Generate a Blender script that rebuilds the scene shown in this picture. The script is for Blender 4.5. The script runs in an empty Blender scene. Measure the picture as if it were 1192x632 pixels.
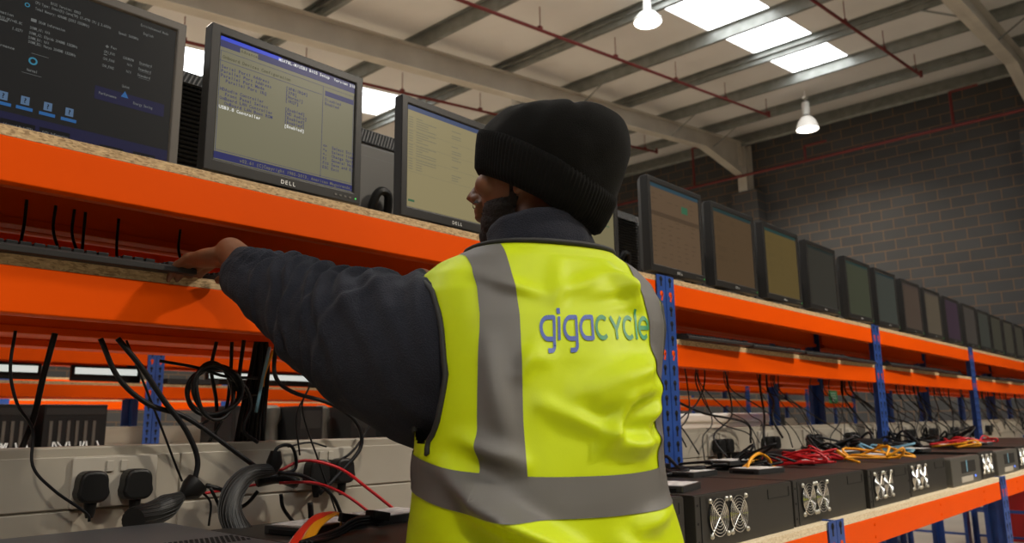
import bpy, bmesh, math, random
from mathutils import Vector, Matrix, noise
from mathutils.bvhtree import BVHTree
random.seed(7)
PI=math.pi
CAMZ=1.25
COL=bpy.context.scene.collection
# ---------------------------------------------------------------- camera
F_PX=908.2; PITCH=math.radians(10.881); ROLL=math.radians(-.732); YAW=math.radians(47.368)
FW=Vector((math.sin(YAW)*math.cos(PITCH),math.cos(YAW)*math.cos(PITCH),math.sin(PITCH)))
R0=Vector((math.cos(YAW),-math.sin(YAW),0)); U0=R0.cross(FW)
RT=R0*math.cos(ROLL)+U0*math.sin(ROLL); UP=U0*math.cos(ROLL)-R0*math.sin(ROLL)
def at(x,y,Y):
    """photo measurement -> world point on the plane at distance Y"""
    d=FW*F_PX+RT*(x-596)-UP*(y-316); d=d*(Y/d.y); return Vector((d.x,d.y,d.z+CAMZ))
cam=bpy.data.cameras.new('camera'); co=bpy.data.objects.new('camera',cam); COL.objects.link(co)
m=Matrix((RT,UP,-FW)).transposed().to_4x4(); m.translation=Vector((0,0,CAMZ)); co.matrix_world=m
cam.sensor_width=36; cam.lens=36*F_PX/1192; cam.clip_start=.02; cam.clip_end=100
cam.dof.use_dof=True; cam.dof.focus_distance=1.3; cam.dof.aperture_fstop=7
bpy.context.scene.camera=co
sc=bpy.context.scene
sc.view_settings.view_transform='Standard'; sc.view_settings.look='None'; sc.view_settings.gamma=1
sc.view_settings.use_curve_mapping=False; sc.view_settings.exposure=0.0
# ---------------------------------------------------------------- materials
def mat(name,col,rough=.5,metal=0,emit=None,es=1,spec=.5,bump=None,noise_col=None,coat=0,alpha=1,sheen=0):
    m=bpy.data.materials.new(name); m.use_nodes=True; nt=m.node_tree; b=nt.nodes['Principled BSDF']
    b.inputs['Base Color'].default_value=(*col,1); b.inputs['Roughness'].default_value=rough
    b.inputs['Metallic'].default_value=metal; b.inputs['Specular IOR Level'].default_value=spec
    b.inputs['Coat Weight'].default_value=coat; b.inputs['Alpha'].default_value=alpha
    if sheen: b.inputs['Sheen Weight'].default_value=sheen; b.inputs['Sheen Roughness'].default_value=.6
    if emit: b.inputs['Emission Color'].default_value=(*emit,1); b.inputs['Emission Strength'].default_value=es
    L=nt.links.new
    tc=nt.nodes.new('ShaderNodeTexCoord')
    if bump:
        n=nt.nodes.new('ShaderNodeTexNoise'); n.inputs['Scale'].default_value=bump[0]; n.inputs['Detail'].default_value=4
        bp=nt.nodes.new('ShaderNodeBump'); bp.inputs['Strength'].default_value=bump[1]; bp.inputs['Distance'].default_value=bump[2]
        L(tc.outputs['Object'],n.inputs['Vector']); L(n.outputs['Fac'],bp.inputs['Height']); L(bp.outputs[0],b.inputs['Normal'])
    if noise_col:
        n=nt.nodes.new('ShaderNodeTexNoise'); n.inputs['Scale'].default_value=noise_col[0]; n.inputs['Detail'].default_value=5
        r=nt.nodes.new('ShaderNodeValToRGB'); r.color_ramp.elements[0].position=.35; r.color_ramp.elements[1].position=.65
        r.color_ramp.elements[0].color=(*noise_col[1],1); r.color_ramp.elements[1].color=(*col,1)
        L(tc.outputs['Object'],n.inputs['Vector']); L(n.outputs['Fac'],r.inputs[0]); L(r.outputs[0],b.inputs['Base Color'])
    return m
M={}
M['orange']=mat('orange_paint',(.84,.088,.0),.5,spec=.07,bump=(60,.05,.001),noise_col=(1.2,(.77,.078,.0)))
M['lid']=mat('grey_lid_paint',(.085,.088,.092),.4,spec=.4)
M['blue']=mat('blue_paint',(.022,.075,.32),.4,noise_col=(9,(.016,.055,.24)))
M['galv']=mat('galvanised_steel',(.27,.28,.26),.45,metal=.3,noise_col=(6,(.21,.22,.20)))
M['cream']=mat('cream_steel_paint',(.62,.58,.50),.55,noise_col=(2,(.54,.50,.43)))
M['blk']=mat('black_plastic',(.008,.008,.008),.45,spec=.3)
M['blk2']=mat('dark_grey_plastic',(.022,.021,.02),.5,spec=.3)
M['cable']=mat('black_cable_sheath',(.006,.006,.007),.45,spec=.3)
M['greycase']=mat('charcoal_case_paint',(.026,.024,.021),.42,spec=.35,bump=(400,.08,.0005))
M['silver']=mat('silver_grey_plastic',(.12,.115,.10),.38,metal=.3)
M['bezel']=mat('bezel_plastic',(.018,.017,.016),.4,spec=.35)
M['bezel_grey']=mat('grey_bezel_plastic',(.105,.095,.085),.4,metal=.2)
M['chrome']=mat('chrome_wire',(.85,.84,.8),.15,metal=1)
M['trunk']=mat('cream_white_plastic',(.40,.365,.30),.42,noise_col=(3,(.36,.33,.27)))
M['white']=mat('white_plastic',(.75,.74,.7),.4)
M['red']=mat('red_cable_sheath',(.55,.012,.018),.35)
M['redribbon']=mat('red_flat_cable',(.75,.03,.01),.4)
M['pipe']=mat('red_pipe_paint',(.17,.020,.018),.45)
M['yellow']=mat('orange_yellow_cable_sheath',(.85,.36,.01),.35)
M['cyan']=mat('pale_blue_cable_sheath',(.22,.48,.65),.35)
M['label']=mat('printed_paper_label',(.78,.77,.74),.5,noise_col=(60,(.45,.45,.46)))
M['drive']=mat('drive_metal',(.09,.09,.09),.3,metal=.7)
M['darkmetal']=mat('hole_dark',(.004,.004,.004),.8)
M['green']=mat('green_sign',(.02,.3,.1),.5)
M['bucket']=mat('red_bucket_plastic',(.5,.02,.02),.4)
M['floor']=mat('concrete_floor',(.47,.42,.35),.45,noise_col=(1.5,(.38,.34,.28)))
M['lining']=mat('white_roof_lining',(.82,.80,.775),.6,noise_col=(.9,(.77,.75,.72)))
M['glow_white']=mat('lamp_glass',(.9,.9,.9),.3,emit=(1,.93,.8),es=14)
M['skylight']=mat('rooflight_panel',(.8,.8,.8),.4,emit=(.95,.98,1),es=5.6)
M['shade']=mat('ribbed_lamp_shade',(.8,.78,.74),.35,emit=(1,.92,.8),es=.35)
M['screw']=mat('zinc_screw',(.5,.48,.42),.35,metal=.9)
def chip(name='chipboard',face=(.50,.34,.17),lo=(.16,.085,.03),hi=(.72,.53,.29)):
    m=bpy.data.materials.new(name); m.use_nodes=True; nt=m.node_tree; b=nt.nodes['Principled BSDF']; L=nt.links.new
    tc=nt.nodes.new('ShaderNodeTexCoord'); mp=nt.nodes.new('ShaderNodeMapping'); mp.inputs['Scale'].default_value=(.45,1,1.2)
    v=nt.nodes.new('ShaderNodeTexVoronoi'); v.inputs['Scale'].default_value=330
    n=nt.nodes.new('ShaderNodeTexNoise'); n.inputs['Scale'].default_value=160; n.inputs['Detail'].default_value=4
    r=nt.nodes.new('ShaderNodeValToRGB'); e=r.color_ramp.elements
    e[0].position=.1; e[0].color=(*lo,1); e[1].position=.9; e[1].color=(*hi,1); k=r.color_ramp.elements.new(.45); k.color=(*face,1)
    mx=nt.nodes.new('ShaderNodeMix'); mx.data_type='FLOAT'; mx.inputs[0].default_value=.55
    L(tc.outputs['Object'],mp.inputs[0]); L(mp.outputs[0],v.inputs['Vector']); L(mp.outputs[0],n.inputs['Vector'])
    sp=nt.nodes.new('ShaderNodeSeparateColor'); L(v.outputs['Color'],sp.inputs[0])
    L(sp.outputs[0],mx.inputs[2]); L(n.outputs['Fac'],mx.inputs[3]); L(mx.outputs[0],r.inputs[0]); L(r.outputs[0],b.inputs['Base Color'])
    b.inputs['Roughness'].default_value=.75
    bp=nt.nodes.new('ShaderNodeBump'); bp.inputs['Strength'].default_value=.4; bp.inputs['Distance'].default_value=.001
    L(mx.outputs[0],bp.inputs['Height']); L(bp.outputs[0],b.inputs['Normal'])
    return m
M['chip']=chip(); M['chip_light']=chip('worn_chipboard',(.68,.56,.37),(.48,.36,.2),(.80,.70,.52))
def blockwall(axis):
    m=bpy.data.materials.new('concrete_block_wall'); m.use_nodes=True; nt=m.node_tree; b=nt.nodes['Principled BSDF']; L=nt.links.new
    tc=nt.nodes.new('ShaderNodeTexCoord'); s=nt.nodes.new('ShaderNodeSeparateXYZ'); c=nt.nodes.new('ShaderNodeCombineXYZ')
    L(tc.outputs['Object'],s.inputs[0]); L(s.outputs[axis],c.inputs[0]); L(s.outputs[2],c.inputs[1])
    br=nt.nodes.new('ShaderNodeTexBrick'); br.inputs['Scale'].default_value=1
    br.inputs['Brick Width'].default_value=.45; br.inputs['Row Height'].default_value=.225; br.inputs['Mortar Size'].default_value=.011
    br.inputs['Mortar Smooth'].default_value=.3; br.inputs['Bias'].default_value=-.1
    br.inputs['Color1'].default_value=(.066,.066,.067,1); br.inputs['Color2'].default_value=(.082,.083,.084,1); br.inputs['Mortar'].default_value=(.21,.13,.075,1)
    L(c.outputs[0],br.inputs['Vector'])
    n=nt.nodes.new('ShaderNodeTexNoise'); n.inputs['Scale'].default_value=1.1; n.inputs['Detail'].default_value=6; L(tc.outputs['Object'],n.inputs['Vector'])
    mx=nt.nodes.new('ShaderNodeMix'); mx.data_type='RGBA'; mx.blend_type='MULTIPLY'; mx.inputs[0].default_value=.35
    r=nt.nodes.new('ShaderNodeValToRGB'); r.color_ramp.elements[0].position=.3; r.color_ramp.elements[0].color=(.55,.55,.56,1); r.color_ramp.elements[1].position=.7
    L(n.outputs['Fac'],r.inputs[0]); L(br.outputs['Color'],mx.inputs[6]); L(r.outputs[0],mx.inputs[7]); L(mx.outputs[2],b.inputs['Base Color'])
    b.inputs['Roughness'].default_value=.85
    bp=nt.nodes.new('ShaderNodeBump'); bp.inputs['Strength'].default_value=.5; bp.inputs['Distance'].default_value=.01; bp.invert=True
    L(br.outputs['Fac'],bp.inputs['Height']); L(bp.outputs[0],b.inputs['Normal'])
    return m
M['blockY']=blockwall(1); M['blockX']=blockwall(0)
# ---------------------------------------------------------------- mesh builder
class MB:
    def __init__(s): s.v=[]; s.f=[]; s.mi=[]; s.mats=[]; s.cur=0
    def use(s,mt):
        if mt not in s.mats: s.mats.append(mt)
        s.cur=s.mats.index(mt); return s
    def add(s,vs,fs):
        o=len(s.v); s.v+= [tuple(p) for p in vs]; s.f+=[tuple(i+o for i in f) for f in fs]; s.mi+=[s.cur]*len(fs); return s
    def box(s,c,d,rot=None):
        hx,hy,hz=d[0]/2,d[1]/2,d[2]/2; vs=[Vector((x,y,z)) for x in(-hx,hx) for y in(-hy,hy) for z in(-hz,hz)]
        if rot is not None: vs=[rot@p for p in vs]
        vs=[p+Vector(c) for p in vs]
        return s.add(vs,[(0,1,3,2),(4,6,7,5),(0,4,5,1),(2,3,7,6),(0,2,6,4),(1,5,7,3)])
    def span(s,a,b): # box by two corners
        return s.box([(a[i]+b[i])/2 for i in range(3)],[abs(b[i]-a[i]) for i in range(3)])
    def tube(s,pts,r,n=8,cap=True,flat=None):
        pts=[Vector(p) for p in pts]; k=len(pts); rr=r if isinstance(r,(list,tuple)) else [r]*k
        t=[(pts[min(i+1,k-1)]-pts[max(i-1,0)]).normalized() for i in range(k)]
        up=Vector((0,0,1)) if abs(t[0].z)<.9 else Vector((0,1,0)); nn=(up-t[0]*up.dot(t[0])).normalized(); vs=[]
        for i in range(k):
            nn=(nn-t[i]*nn.dot(t[i])); nn=nn.normalized() if nn.length>1e-6 else Vector((1,0,0)); bb=t[i].cross(nn)
            for j in range(n):
                a=2*PI*j/n; q=(nn*math.cos(a)*(flat or 1)+bb*math.sin(a))*rr[i]; vs.append(pts[i]+q)
        fs=[(i*n+j,i*n+(j+1)%n,(i+1)*n+(j+1)%n,(i+1)*n+j) for i in range(k-1) for j in range(n)]
        if cap: fs+= [tuple(reversed(range(n))),tuple((k-1)*n+j for j in range(n))]
        return s.add(vs,fs)
    def cyl(s,a,b,r,n=16,r2=None): return s.tube([a,b],[r,r if r2 is None else r2],n)
    def lathe(s,prof,c=(0,0,0),n=32,rot=None):
        vs=[]
        for (r,z) in prof:
            for j in range(n):
                a=2*PI*j/n; p=Vector((r*math.cos(a),r*math.sin(a),z))
                if rot is not None: p=rot@p
                vs.append(p+Vector(c))
        k=len(prof); fs=[(i*n+j,i*n+(j+1)%n,(i+1)*n+(j+1)%n,(i+1)*n+j) for i in range(k-1) for j in range(n)]
        return s.add(vs,fs)
    def prism(s,poly,ax,a,b): # poly in the two remaining axes, extruded along ax
        n=len(poly); vs=[]
        for w in (a,b):
            for p in poly:
                q=[0,0,0]; o=[i for i in range(3) if i!=ax]; q[o[0]]=p[0]; q[o[1]]=p[1]; q[ax]=w; vs.append(q)
        fs=[tuple(range(n)),tuple(reversed(range(n,2*n)))]+[(i,i+n,(i+1)%n+n,(i+1)%n) for i in range(n)]
        return s.add(vs,fs)
    def rbox(s,c,d,r,n=4,ax=1): # box rounded in the plane normal to ax
        o=[i for i in range(3) if i!=ax]; w,h=d[o[0]]/2,d[o[1]]/2; poly=[]
        for (sx,sy,a0) in ((1,1,0),(-1,1,90),(-1,-1,180),(1,-1,270)):
            for k in range(n+1):
                a=math.radians(a0+90*k/n); poly.append((c[o[0]]+sx*(w-r)+r*math.cos(a),c[o[1]]+sy*(h-r)+r*math.sin(a)))
        return s.prism(poly,ax,c[ax]-d[ax]/2,c[ax]+d[ax]/2)
    def mesh(s,name):
        me=bpy.data.meshes.new(name); me.from_pydata(s.v,[],s.f)
        for m_ in s.mats: me.materials.append(m_)
        if s.mats: me.polygons.foreach_set('material_index',s.mi)
        bm=bmesh.new(); bm.from_mesh(me); bmesh.ops.recalc_face_normals(bm,faces=bm.faces); bm.to_mesh(me); bm.free()
        me.update(); return me
    def build(s,name,mt=None,parent=None,smooth=False,bevel=0,loc=None,world=False,angle=40):
        if mt is not None and not s.mats: s.mats=[mt]; s.mi=[0]*len(s.f)
        off=None
        if world and parent is not None: off=Vector(parent.location)
        if loc is not None and world: off=Vector(loc)
        if off is not None: s.v=[tuple(Vector(p)-off) for p in s.v]
        me=s.mesh(name); o=bpy.data.objects.new(name,me); COL.objects.link(o)
        if parent is not None: o.parent=parent
        elif loc is not None: o.location=loc
        if smooth:
            me.polygons.foreach_set('use_smooth',[True]*len(me.polygons))
            if angle<180: me.set_sharp_from_angle(angle=math.radians(angle))
        if bevel:
            bv=o.modifiers.new('bevel','BEVEL'); bv.width=bevel; bv.segments=2; bv.limit_method='ANGLE'; bv.angle_limit=math.radians(50)
        return o
def spline(pts,n=6):
    P=[Vector(p) for p in pts]; P=[P[0]*2-P[1]]+P+[P[-1]*2-P[-2]]; out=[]
    for i in range(1,len(P)-2):
        a,b,c,d=P[i-1:i+3]
        for k in range(n):
            t=k/n; out.append(.5*((2*b)+(c-a)*t+(2*a-5*b+4*c-d)*t*t+(3*b-a-3*c+d)*t**3))
    out.append(P[-2]); return out
def tag(o,label=None,cat=None,group=None,kind=None):
    if label: o['label']=label
    if cat: o['category']=cat
    if group: o['group']=group
    if kind: o['kind']=kind
    return o
def thing(name,label,cat,loc=(0,0,0),rz=0,group=None):
    o=bpy.data.objects.new(name,None); COL.objects.link(o); o.location=loc; o.rotation_euler=(0,0,rz); o.empty_display_size=.05
    return tag(o,label,cat,group)
KIDS={}
def kids(o): return [c for c in bpy.data.objects if c.parent==o]
def copy_tree(o,parent=None):
    c=o.copy(); COL.objects.link(c)
    if parent is not None: c.parent=parent
    for k in kids(o): copy_tree(k,c)
    return c
def place(first,used,loc,rz=0,label=None,group=None):
    o=first if not used else copy_tree(first)
    o.location=loc; o.rotation_euler=(0,0,rz)
    if label: o['label']=label
    if group: o['group']=group
    return o
_gl={}
def glyph(ch):
    if ch in _gl: return _gl[ch]
    cu=bpy.data.curves.new('g','FONT'); cu.body=ch; cu.size=1; cu.resolution_u=2; cu.fill_mode='FRONT'; cu.offset=.018
    ob=bpy.data.objects.new('g',cu); me=bpy.data.meshes.new_from_object(ob)
    vs=[tuple(v.co) for v in me.vertices]; fs=[tuple(p.vertices) for p in me.polygons]
    w=(max([v[0] for v in vs]) if vs else 0); mn=(min([v[0] for v in vs]) if vs else 0)
    bpy.data.objects.remove(ob); bpy.data.curves.remove(cu); bpy.data.meshes.remove(me)
    _gl[ch]=(vs,fs,mn,w); return _gl[ch]
def text(mb,s,x,z,h,pitch=None,y=0,bold=0):
    """flat lettering in the local XZ plane, left edge x, baseline z, cap height h"""
    sc_=h/.7; pitch=pitch or h*.78
    for i,ch in enumerate(s):
        if ch==' ': continue
        vs,fs,mn,mx=glyph(ch)
        if not vs: continue
        w=mx-mn; k=min(sc_, pitch*.92/max(w,.01)) if w>.3 else sc_
        cx=x+(i+.5)*pitch-(mn+mx)/2*k
        mb.add([(cx+vx*k,y,z+vy*sc_) for vx,vy,_ in vs],fs)
# ---------------------------------------------------------------- room shell
def zr(X): return CAMZ+4.73+.12*X
RX0,RX1,RY0,RY1=-5.0,17.4,-9.0,19.0
def struct(mb,name,mt=None,**k): return tag(mb.build(name,mt,**k),kind='structure')
struct(MB().span((RX0,RY0,-.1),(RX1,RY1,0)),'floor',M['floor'])
struct(MB().span((RX1,RY0,0),(RX1+.2,RY1,zr(RX1)+.3)),'wall_back',M['blockY'])
struct(MB().span((RX0-.2,RY0,0),(RX0,RY1,zr(RX0)+.3)),'wall_front',M['blockY'])
struct(MB().span((RX0,RY1,0),(RX1,RY1+.2,zr(RX1)+.3)),'wall_left',M['blockX'])
struct(MB().span((RX0,RY0-.2,0),(RX1,RY0,zr(RX1)+.3)),'wall_right',M['blockX'])
STR=[(4.36,5.37),(10.3,11.38),(-1.75,-.7)]
SX0=-3.5; SE=[14.4,8.6,14.4]
cm=MB(); ys=[RY0]+sorted(v for s_ in STR for v in s_)+[RY1]
def slab(mb,x0,x1,y0,y1,t0=0,t1=.08):
    mb.add([(x,y,zr(x)+t) for t in(t0,t1) for (x,y) in((x0,y0),(x1,y0),(x1,y1),(x0,y1))],[(0,1,2,3),(7,6,5,4),(0,4,5,1),(1,5,6,2),(2,6,7,3),(3,7,4,0)])
for i in range(len(ys)-1):
    if i%2==0: slab(cm,RX0,RX1,ys[i],ys[i+1])
    else: slab(cm,RX0,SX0,ys[i],ys[i+1]); slab(cm,[SE[k] for k in range(3) if STR[k][0]==ys[i]][0],RX1,ys[i],ys[i+1])
struct(cm,'ceiling',M['lining'])
for i,(y0,y1) in enumerate(STR):
    w=MB(); slab(w,SX0,SE[i],y0,y1,.03,.06); struct(w,'window_%d'%(i+1),M['skylight'])
# lining sheet laps (thin ribs along the slope)
# purlins: Z-section profile running across the building
PX=[-3.6,-1.9,-.2,1.6,3.35,5.15,6.85,8.7,10.5,12.1,13.75,15.55,17.15]
ordn=['against','first in from','second in from','third in from','fourth in from','fifth in from','sixth in from','seventh in from','eighth in from','ninth in from','tenth in from','eleventh in from','twelfth in from']
for k,x in enumerate(reversed(PX)):
    b=MB(); z=zr(x); t=.006; h=.2
    b.span((x-.003,RY0,z-h),(x+.003,RY1,z)); b.span((x-.065,RY0,z-.008),(x,RY1,z-.001)); b.span((x,RY0,z-h),(x+.065,RY1,z-h+.006))
    b.span((x+.06,RY0,z-h),(x+.066,RY1,z-h+.02)); b.span((x-.05,RY0,z-h*.55),(x+.003,RY1,z-h*.5)) if k%2 else None
    for y in (2.1,2.3,8.0,8.3,-3.9,-3.7):
        b.cyl((x-.012,y,z-.06),(x+.012,y,z-.06),.014,8); b.cyl((x-.012,y,z-.15),(x+.012,y,z-.15),.014,8)
    b.v=[(p[0],p[1],p[2]+.12*(p[0]-x)) for p in b.v]
    o=b.build('roof_purlin',M['galv'],loc=(x,5,z),world=True)
    tag(o,'grey galvanised roof purlin, %s the far block wall'%ordn[k],'roof purlin','galvanised roof purlins')
def rafter(y,label):
    b=MB(); x0,x1=-5,17.35; top=lambda x: zr(x)-.205; bot=lambda x: CAMZ+4.158+.12*x
    def web(poly,ya,yb): b.prism([(x,z) for x,z in poly],1,ya,yb)
    web([(x0,bot(x0)),(15.15,bot(15.15)),(17.1,CAMZ+5.68),(x1,CAMZ+5.68),(x1,top(x1)),(x0,top(x0))],y+.09,y+.10)
    web([(x0,top(x0)-.012),(x1,top(x1)-.012),(x1,top(x1)),(x0,top(x0))],y,y+.19)
    web([(x0,bot(x0)),(15.15,bot(15.15)),(15.15,bot(15.15)+.014),(x0,bot(x0)+.014)],y,y+.19)
    web([(15.15,bot(15.15)),(17.1,CAMZ+5.68),(17.1,CAMZ+5.70),(15.15,bot(15.15)+.02)],y,y+.19)
    b.span((16.85,y,bot(17)-.25),(16.87,y+.19,top(17)))
    o=b.build('roof_rafter',M['cream'],loc=(8,y+.1,bot(8)),world=True); tag(o,label,'roof beam','cream steel roof rafters'); 
    # column stub and block pier carrying it
    c=MB(); c.span((17.0,y-.02,CAMZ+5.3),(17.02,y+.21,CAMZ+6.55)); c.span((17.34,y-.02,CAMZ+5.3),(17.36,y+.21,CAMZ+6.55)); c.span((17.02,y+.085,CAMZ+5.3),(17.34,y+.105,CAMZ+6.55))
    tag(c.build('steel_column',M['cream'],loc=(17.2,y,CAMZ+5.3),world=True),label.replace('rafter','column head').replace('roof ','')+' standing on its block pier','column')
    tag(MB().span((16.95,y-.27,0),(17.4,y+.38,CAMZ+5.32)).build('block_pier',M['blockY']),kind='structure').name='trim_%d'%(1+len([o for o in bpy.data.objects if o.name.startswith('trim_')]))
rafter(8.0,'cream steel roof rafter crossing behind the black beanie')
rafter(2.05,'cream steel roof rafter nearest the corner, right of the long rooflight')
rafter(-3.9,'cream steel roof rafter over the near aisle')
# stays (short diagonal struts)
for (x,dy,lb) in ((10.5,-1,'in front of the long rafter above the beanie'),(15.55,-1,'beside the haunch of the long rafter'),(13.75,-1,'midway along the long rafter'),):
    z=zr(x)-.2; tag(MB().tube([(x,8.0+dy*.55,z),(x,8.05,z-.33)],.014,6).build('rafter_stay',M['galv'],loc=None),'thin grey diagonal stay '+lb,'roof stay')
for (x,s_) in ((13.75,-1),(12.1,1)):
    z=zr(x)-.2; tag(MB().tube([(x,2.15+s_*.6,z),(x,2.15+s_*.05,z-.33)],.016,6).build('rafter_stay',M['galv']),'thin grey diagonal stay on the %s side of the corner rafter'%('right' if s_<0 else 'left'),'roof stay')
# sprinkler pipes
def pipe(y,x0,x1,label):
    b=MB(); z=lambda x: zr(x)-.35
    b.tube([(x0,y,z(x0)),(x1,y,z(x1))],.024,10)
    b.tube([(x1,y,z(x1)-.03),(x1,y,z(x1)+.09)],.03,8)
    x=x0+.8
    while x<x1: b.tube([(x,y,z(x)),(x,y,z(x)+.349)],.007,6); b.box((x,y,z(x)+.03),(.06,.05,.05)); x+=1.8
    tag(b.build('sprinkler_pipe',M['pipe'],loc=(x0,y,z(x0)),world=True,smooth=True),label,'pipe')
pipe(6.41,-4,14.9,'red sprinkler pipe running under the roof above the beanie')
pipe(3.55,-4,15.1,'red sprinkler pipe under the roof, right of the rooflight')
pipe(9.38,-4,15.3,'red sprinkler pipe seen behind the monitors at the left')
b=MB(); XP=16.78; q=XP/17.4; b.tube([(XP,-8,CAMZ+5.86*q),(XP,15,CAMZ+5.86*q)],.034,10)
for (y,h) in ((9.6,1.0),(6.70,.35),(3.6,.72)):
    b.tube([(XP,y*q,CAMZ+5.86*q),(XP,y*q,CAMZ+5.86*q+h)],.03,8); b.tube([(XP,y*q,CAMZ+5.86*q+h),(XP,y*q-.5,CAMZ+5.86*q+h)],.026,8)
tag(b.build('sprinkler_main',M['pipe'],loc=(XP,3,CAMZ+5.86*q),world=True,smooth=True),'long red sprinkler main with risers along the far block wall','pipe')
tag(MB().tube([(16.9,-9,zr(16.9)-.3),(16.9,19,zr(16.9)-.3)],.05,8).build('cable_conduit',M['galv']),'grey conduit run high along the top of the far wall','conduit')
# ---------------------------------------------------------------- racking
def post(mb_blue,mb_hole,mb_tab,x,y,z0,z1,beams,face=-1,w=.052,detail=True):
    """pair of perforated angle flanges; face -1 looks to -Y"""
    for s in (-1,1):
        cx=x+s*(w/2+.002)
        mb_blue.box((cx,y+face*.003,(z0+z1)/2),(w,.003,z1-z0))
        mb_blue.box((x+s*.003,y-face*.018,(z0+z1)/2),(.003,.038,z1-z0))
        if not detail: continue
        z=z1-.02; yf=y+face*.0052
        while z>max(z0,z1-1.35):
            tab=any(a<z<b for a,b in beams)
            tgt=mb_tab if tab else mb_hole
            tgt.tube([(cx,yf+.001*face*0,z+.006),(cx,yf-.0006*face,z+.006)],.0098,10)
            tgt.box((cx+(.003 if tab else 0),yf-.0003*face,z-.006),(.0085,.0006,.026),Matrix.Rotation(.35 if tab else 0,3,'Y'))
            z-=.05
def rack(label,cat,group,xs,y0,y1,levels,faces,z0=0,detail=True,top=None,depthbeam=.042,board_over=0.0,rivets=False):
    xc=(xs[0]+xs[-1])/2; t=thing('longspan_rack' if len(levels)>1 else 'rack_bench',label,cat,(xc,y0,0),0,group)
    ztop=top or max(levels)+.004; bl=[(l-.018-.075,l-.018) for l in levels]
    for x in xs:
        for (y,f) in ((y0,-1),(y1,1)):
            b,h,tb=MB(),MB(),MB()
            b.use(M['blue']); post(b,h,tb,x,y,z0,ztop,bl,f,detail=detail and x>-1 and (f<0 or detail=='both'))
            mb=MB(); mb.use(M['blue']).add(b.v,b.f)
            if h.v: mb.use(M['darkmetal']).add(h.v,h.f)
            if tb.v: mb.use(M['orange']).add(tb.v,tb.f)
            mb.build('upright',None,t,world=True)
        zz=z0+.15
        while zz<ztop-.1: MB().span((x-.012,y0,zz),(x+.012,y1,zz+.02)).build('side_brace',M['blue'],t,world=True); zz+=.45
    for i in range(len(xs)-1):
        a,c=xs[i]+.056,xs[i+1]-.056
        for l in levels:
            for (y,f) in ((y0,1),(y1,-1)):
                b=MB(); zt=l-.018
                b.prism([(y,zt),(y,zt-.075),(y+f*.012,zt-.078),(y+f*depthbeam,zt-.075),(y+f*depthbeam,zt-.06),(y+f*depthbeam*.75,zt-.06),(y+f*depthbeam*.75,zt)],0,a,c)
                if rivets and f>0:
                    for q in (a+.25,c-.3,(a+c)/2):
                        for dz in (-.02,-.055): b.cyl((q,y-.003,zt+dz),(q,y+.001,zt+dz),.005,8)
                b.build('beam',M['orange'],t,world=True,bevel=.002)
            n=2 if len(levels)>1 else 1
            MB().span((xs[i]+.002,y0+.001-board_over,l-.0178),(xs[i+1]-.002,y1-.001,l)).build('shelf_board',M['chip' if len(levels)>1 else 'chip_light'],t,world=True)
    return t
TOP,MID,TBL=CAMZ+.480,CAMZ+.271,CAMZ-.278
XS=[-1.91,.19,2.29,4.39,6.40,8.5,10.6]
rack('orange beam and blue upright shelf rack carrying the front row of monitors','rack',None,XS,1.4,1.74,[TOP,MID],1)
rack('second orange shelf rack standing back to back behind the monitor rack','rack',None,XS,1.747,2.0,[TOP,MID],1)
rack('low orange and blue work bench racking the worker stands at','bench',None,[-1.9,.12,2.215,4.225,6.3,8.4,10.5],.86,1.375,[TBL],1,rivets=True)
rack('low work bench on the far side of the back to back racks','bench',None,XS,2.05,2.58,[TBL],1,detail=False)
XF=[-2.0,.10,2.19,4.39,6.40,8.5,10.6,12.7,14.8]
rack('orange shelf rack of the next aisle seen under the near shelves','rack',None,XF,5.2,5.56,[TOP,MID],1)
rack('low work bench in front of the next aisle rack','bench',None,XF,4.62,5.17,[TBL],1,detail=False)
rack('farthest orange shelf rack seen through the gaps','rack',None,XF,8.5,8.9,[TOP,MID],1,detail=False)
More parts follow.
